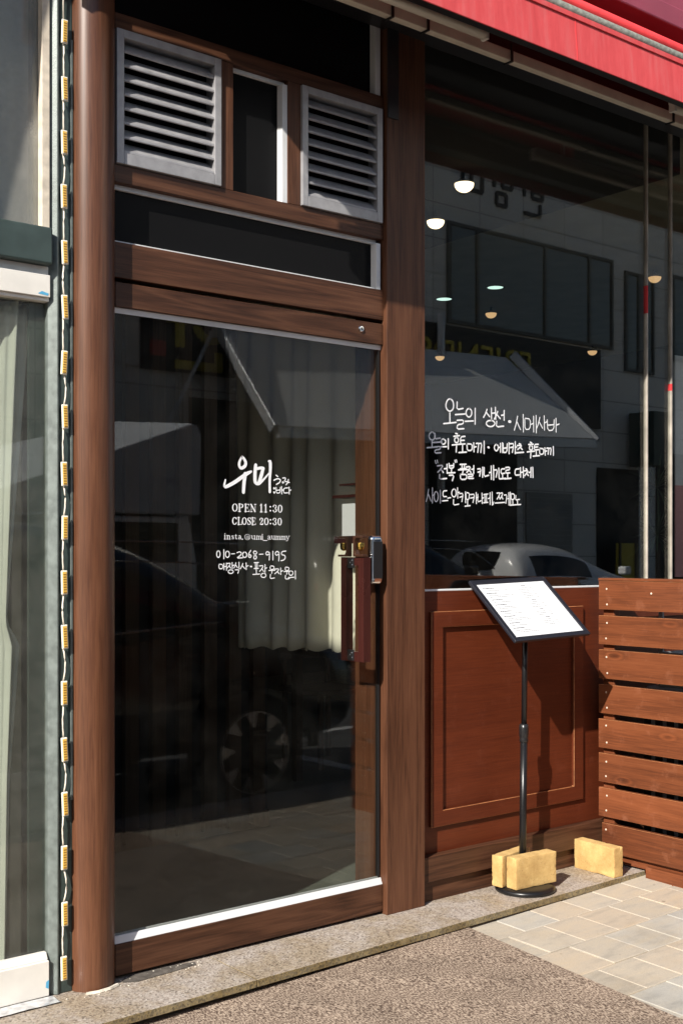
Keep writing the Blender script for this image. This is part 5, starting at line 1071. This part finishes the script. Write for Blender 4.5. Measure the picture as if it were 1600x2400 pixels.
def text(s_, size, x, z, y, mtl, name, parent):
    c = bpy.data.curves.new(name, 'FONT'); c.body = s_; c.size = size; c.extrude = .015
    o = bpy.data.objects.new(name, c); COL.objects.link(o); o.rotation_euler = (R(90), 0, R(180)); o.location = (x, y, z)
    bpy.context.view_layer.update(); dg = bpy.context.evaluated_depsgraph_get()
    me = bpy.data.meshes.new_from_object(o.evaluated_get(dg)); mw = o.matrix_world.copy(); bpy.data.objects.remove(o)
    me.transform(mw); r = parent
    while r.parent: r = r.parent
    me.transform(Matrix.Translation(-Vector(r.location))); me.materials.clear(); me.materials.append(mtl)
    n_o = bpy.data.objects.new(name, me); COL.objects.link(n_o); n_o.parent = parent; return n_o
text('FRIENDS', .76, 16.72, 4.51, -11.885, M['sign_yel'], 'sign_lettering', sg)
def bar_letters(segs, mtl, name, parent, y):
    mb = MB()
    for (xa, za, xb, zb, w) in segs:
        d = Vector((xb - xa, zb - za)).normalized(); n_ = Vector((-d.y, d.x)) * w / 2
        P4 = [(xa + n_.x, za + n_.y), (xb + n_.x, zb + n_.y), (xb - n_.x, zb - n_.y), (xa - n_.x, za - n_.y)]
        mb.prism(P4, y, y + .03, 'y'); y += .0004
    return mb.build(name, mtl, parent)
# a big yellow Hangul syllable, read from the street with x running leftwards
q = [(9.62 + .27 * math.sin(2 * math.pi * k / 14), 4.72 + .27 * math.cos(2 * math.pi * k / 14)) for k in range(15)]
bar_letters([(a[0], a[1], b_[0], b_[1], .13) for a, b_ in zip(q[:-1], q[1:])] + [(9.08, 5.05, 9.08, 4.30, .15), (9.08, 4.70, 8.86, 4.70, .13), (9.75, 4.28, 9.75, 4.02, .13), (9.80, 4.05, 9.0, 4.05, .13)], M['sign_yel'], 'sign_lettering', sg2, -11.899)
mb = MB(); mb.box(8.60, 8.84, -11.8999, -11.86, 4.14, 4.36); mb.build('red_plate', M['sign_red'], sg2)
# raised letters on the upper wall
def hang(kind, cx, cz, s_):
    S_ = {'mi': [(-.4, .35, -.4, -.3), (-.4, -.3, .05, -.3), (.05, -.3, .05, .35), (.05, .35, -.4, .35), (.4, .5, .4, -.5)],
          'yo': [(-.35, .45, -.35, .05), (-.35, .05, .05, .05), (.05, .05, .05, .45), (.05, .45, -.35, .45), (.4, .5, .4, 0), (.1, .35, .4, .35), (-.1, -.15, .3, -.15), (.3, -.15, .3, -.5), (.3, -.5, -.1, -.5), (-.1, -.5, -.1, -.15)],
          'bi': [(-.4, .45, -.4, 0), (-.4, 0, .05, 0), (.05, .45, .05, 0), (-.4, .22, .05, .22), (.4, .5, .4, 0), (-.3, -.15, -.3, -.5), (-.3, -.5, .4, -.5)]}[kind]
    return [(cx - a * s_, cz + b_ * s_, cx - c * s_, cz + d * s_, .07) for a, b_, c, d in S_]
bar_letters(hang('mi', 15.25, 8.0, .62) + hang('yo', 16.05, 7.98, .62) + hang('bi', 16.85, 7.96, .62), M['sign_dark'], 'wall_lettering', O, -12.0)
mb = MB(); mb.box(19.60, 20.08, -11.90, -11.3, 3.05, 4.12); gs = mb.build('projecting_sign', M['sign_green'], O)
mb = MB(); mb.box(7.0, 8.45, -11.9993, -11.96, 3.98, 5.25); mb.build('pale_panel', M['white_rail'], H_)
mb = MB(); mb.tube([(14.30, -11.80, 5.45), (14.30, -11.80, 2.2)], .07, 10); mb.build('down_pipe', M['awn_arm'], O)
yb = thing('yellow_board', 'yellow notice board standing by the office building across the street', 'board', (19.25, -11.7, op(19)))
mb = MB(); mb.box(18.95, 19.6, -11.72, -11.69, .55, 1.50); mb.build('panel', M['yellow'], yb); mb = MB(); mb.box(19.0, 19.04, -11.689, -11.65, op(19), 1.5); mb.box(19.5, 19.54, -11.689, -11.65, op(19), 1.5); mb.build('leg', M['blackm'], yb)
# grey awning over the opposite shop
G = thing('grey_awning', 'wide light grey awning over the shop across the street, mirrored behind the writing', 'awning', (13, -11, 3.2))
FL, FR_, TL, TR = (9.74, -10.30, 3.03), (16.53, -10.30, 3.28), (9.69, -11.86, 4.64), (15.96, -11.86, 4.84)
mb = MB(); up = Vector((0, .02, .03)); fr4 = [Vector(p) for p in (FL, FR_, TR, TL)]
mb.v = [tuple(p) for p in fr4] + [tuple(p + up) for p in fr4]; mb.f = [(0, 3, 2, 1), (4, 5, 6, 7), (0, 1, 5, 4), (1, 2, 6, 5), (2, 3, 7, 6), (3, 0, 4, 7)]; mb.m = [0] * 6
mb.build('canopy', M['awn_grey'], G)
def beam(a, b_, w, h_, nm, mtl=None):
    a, b_ = Vector(a), Vector(b_); mb = MB(); d = b_ - a; mb.box(0, d.length, -w / 2, w / 2, -h_ / 2, h_ / 2); mb.transform(Matrix.Translation(a) @ d.to_track_quat('X', 'Z').to_matrix().to_4x4()); return mb.build(nm, mtl or M['awn_arm'], G, bevel=.01)
beam(Vector(FL) - Vector((.05, 0, .07)), Vector(FR_) + Vector((.05, 0, -.07)), .09, .15, 'front_bar')
beam(Vector(TL) + Vector((-.08, .1, .08)), Vector(FL) + Vector((-.08, .0, -.02)), .10, .16, 'side_arm'); beam(Vector(TR) + Vector((.1, .1, .08)), Vector(FR_) + Vector((.1, .0, -.02)), .10, .16, 'side_arm')
beam(Vector(TL) + Vector((-.1, .02, -.09)), Vector(TR) + Vector((.1, .02, -.09)), .14, .10, 'housing'); beam((8.75, -11.9, 2.9), (9.62, -11.8, 4.62), .05, .06, 'stay')
# lower neighbours close the street at both ends
for nm, x0, x1, h_, lb in (('plain_building', 36, 60, 11, 'pale rendered building farther right along the street'), ('plain_building', -40, -16, 11, 'pale rendered building farther left along the street')):
    t = thing(nm, lb, 'building', ((x0 + x1) / 2, -14, 0)); mb = MB(); mb.box(x0, x1, -22, -12.3, -1.2, h_); mb.build('wall', M['wallstone'], t)
    m2 = MB()
    for k in range(5):
        for zz in (2, 5.4, 8.6): m2.box(x0 + 2 + 4.4 * k, x0 + 4.6 + 4.4 * k, -12.3, -12.27, zz, zz + 1.7)
    m2.build('window', M['op_glass'], t)
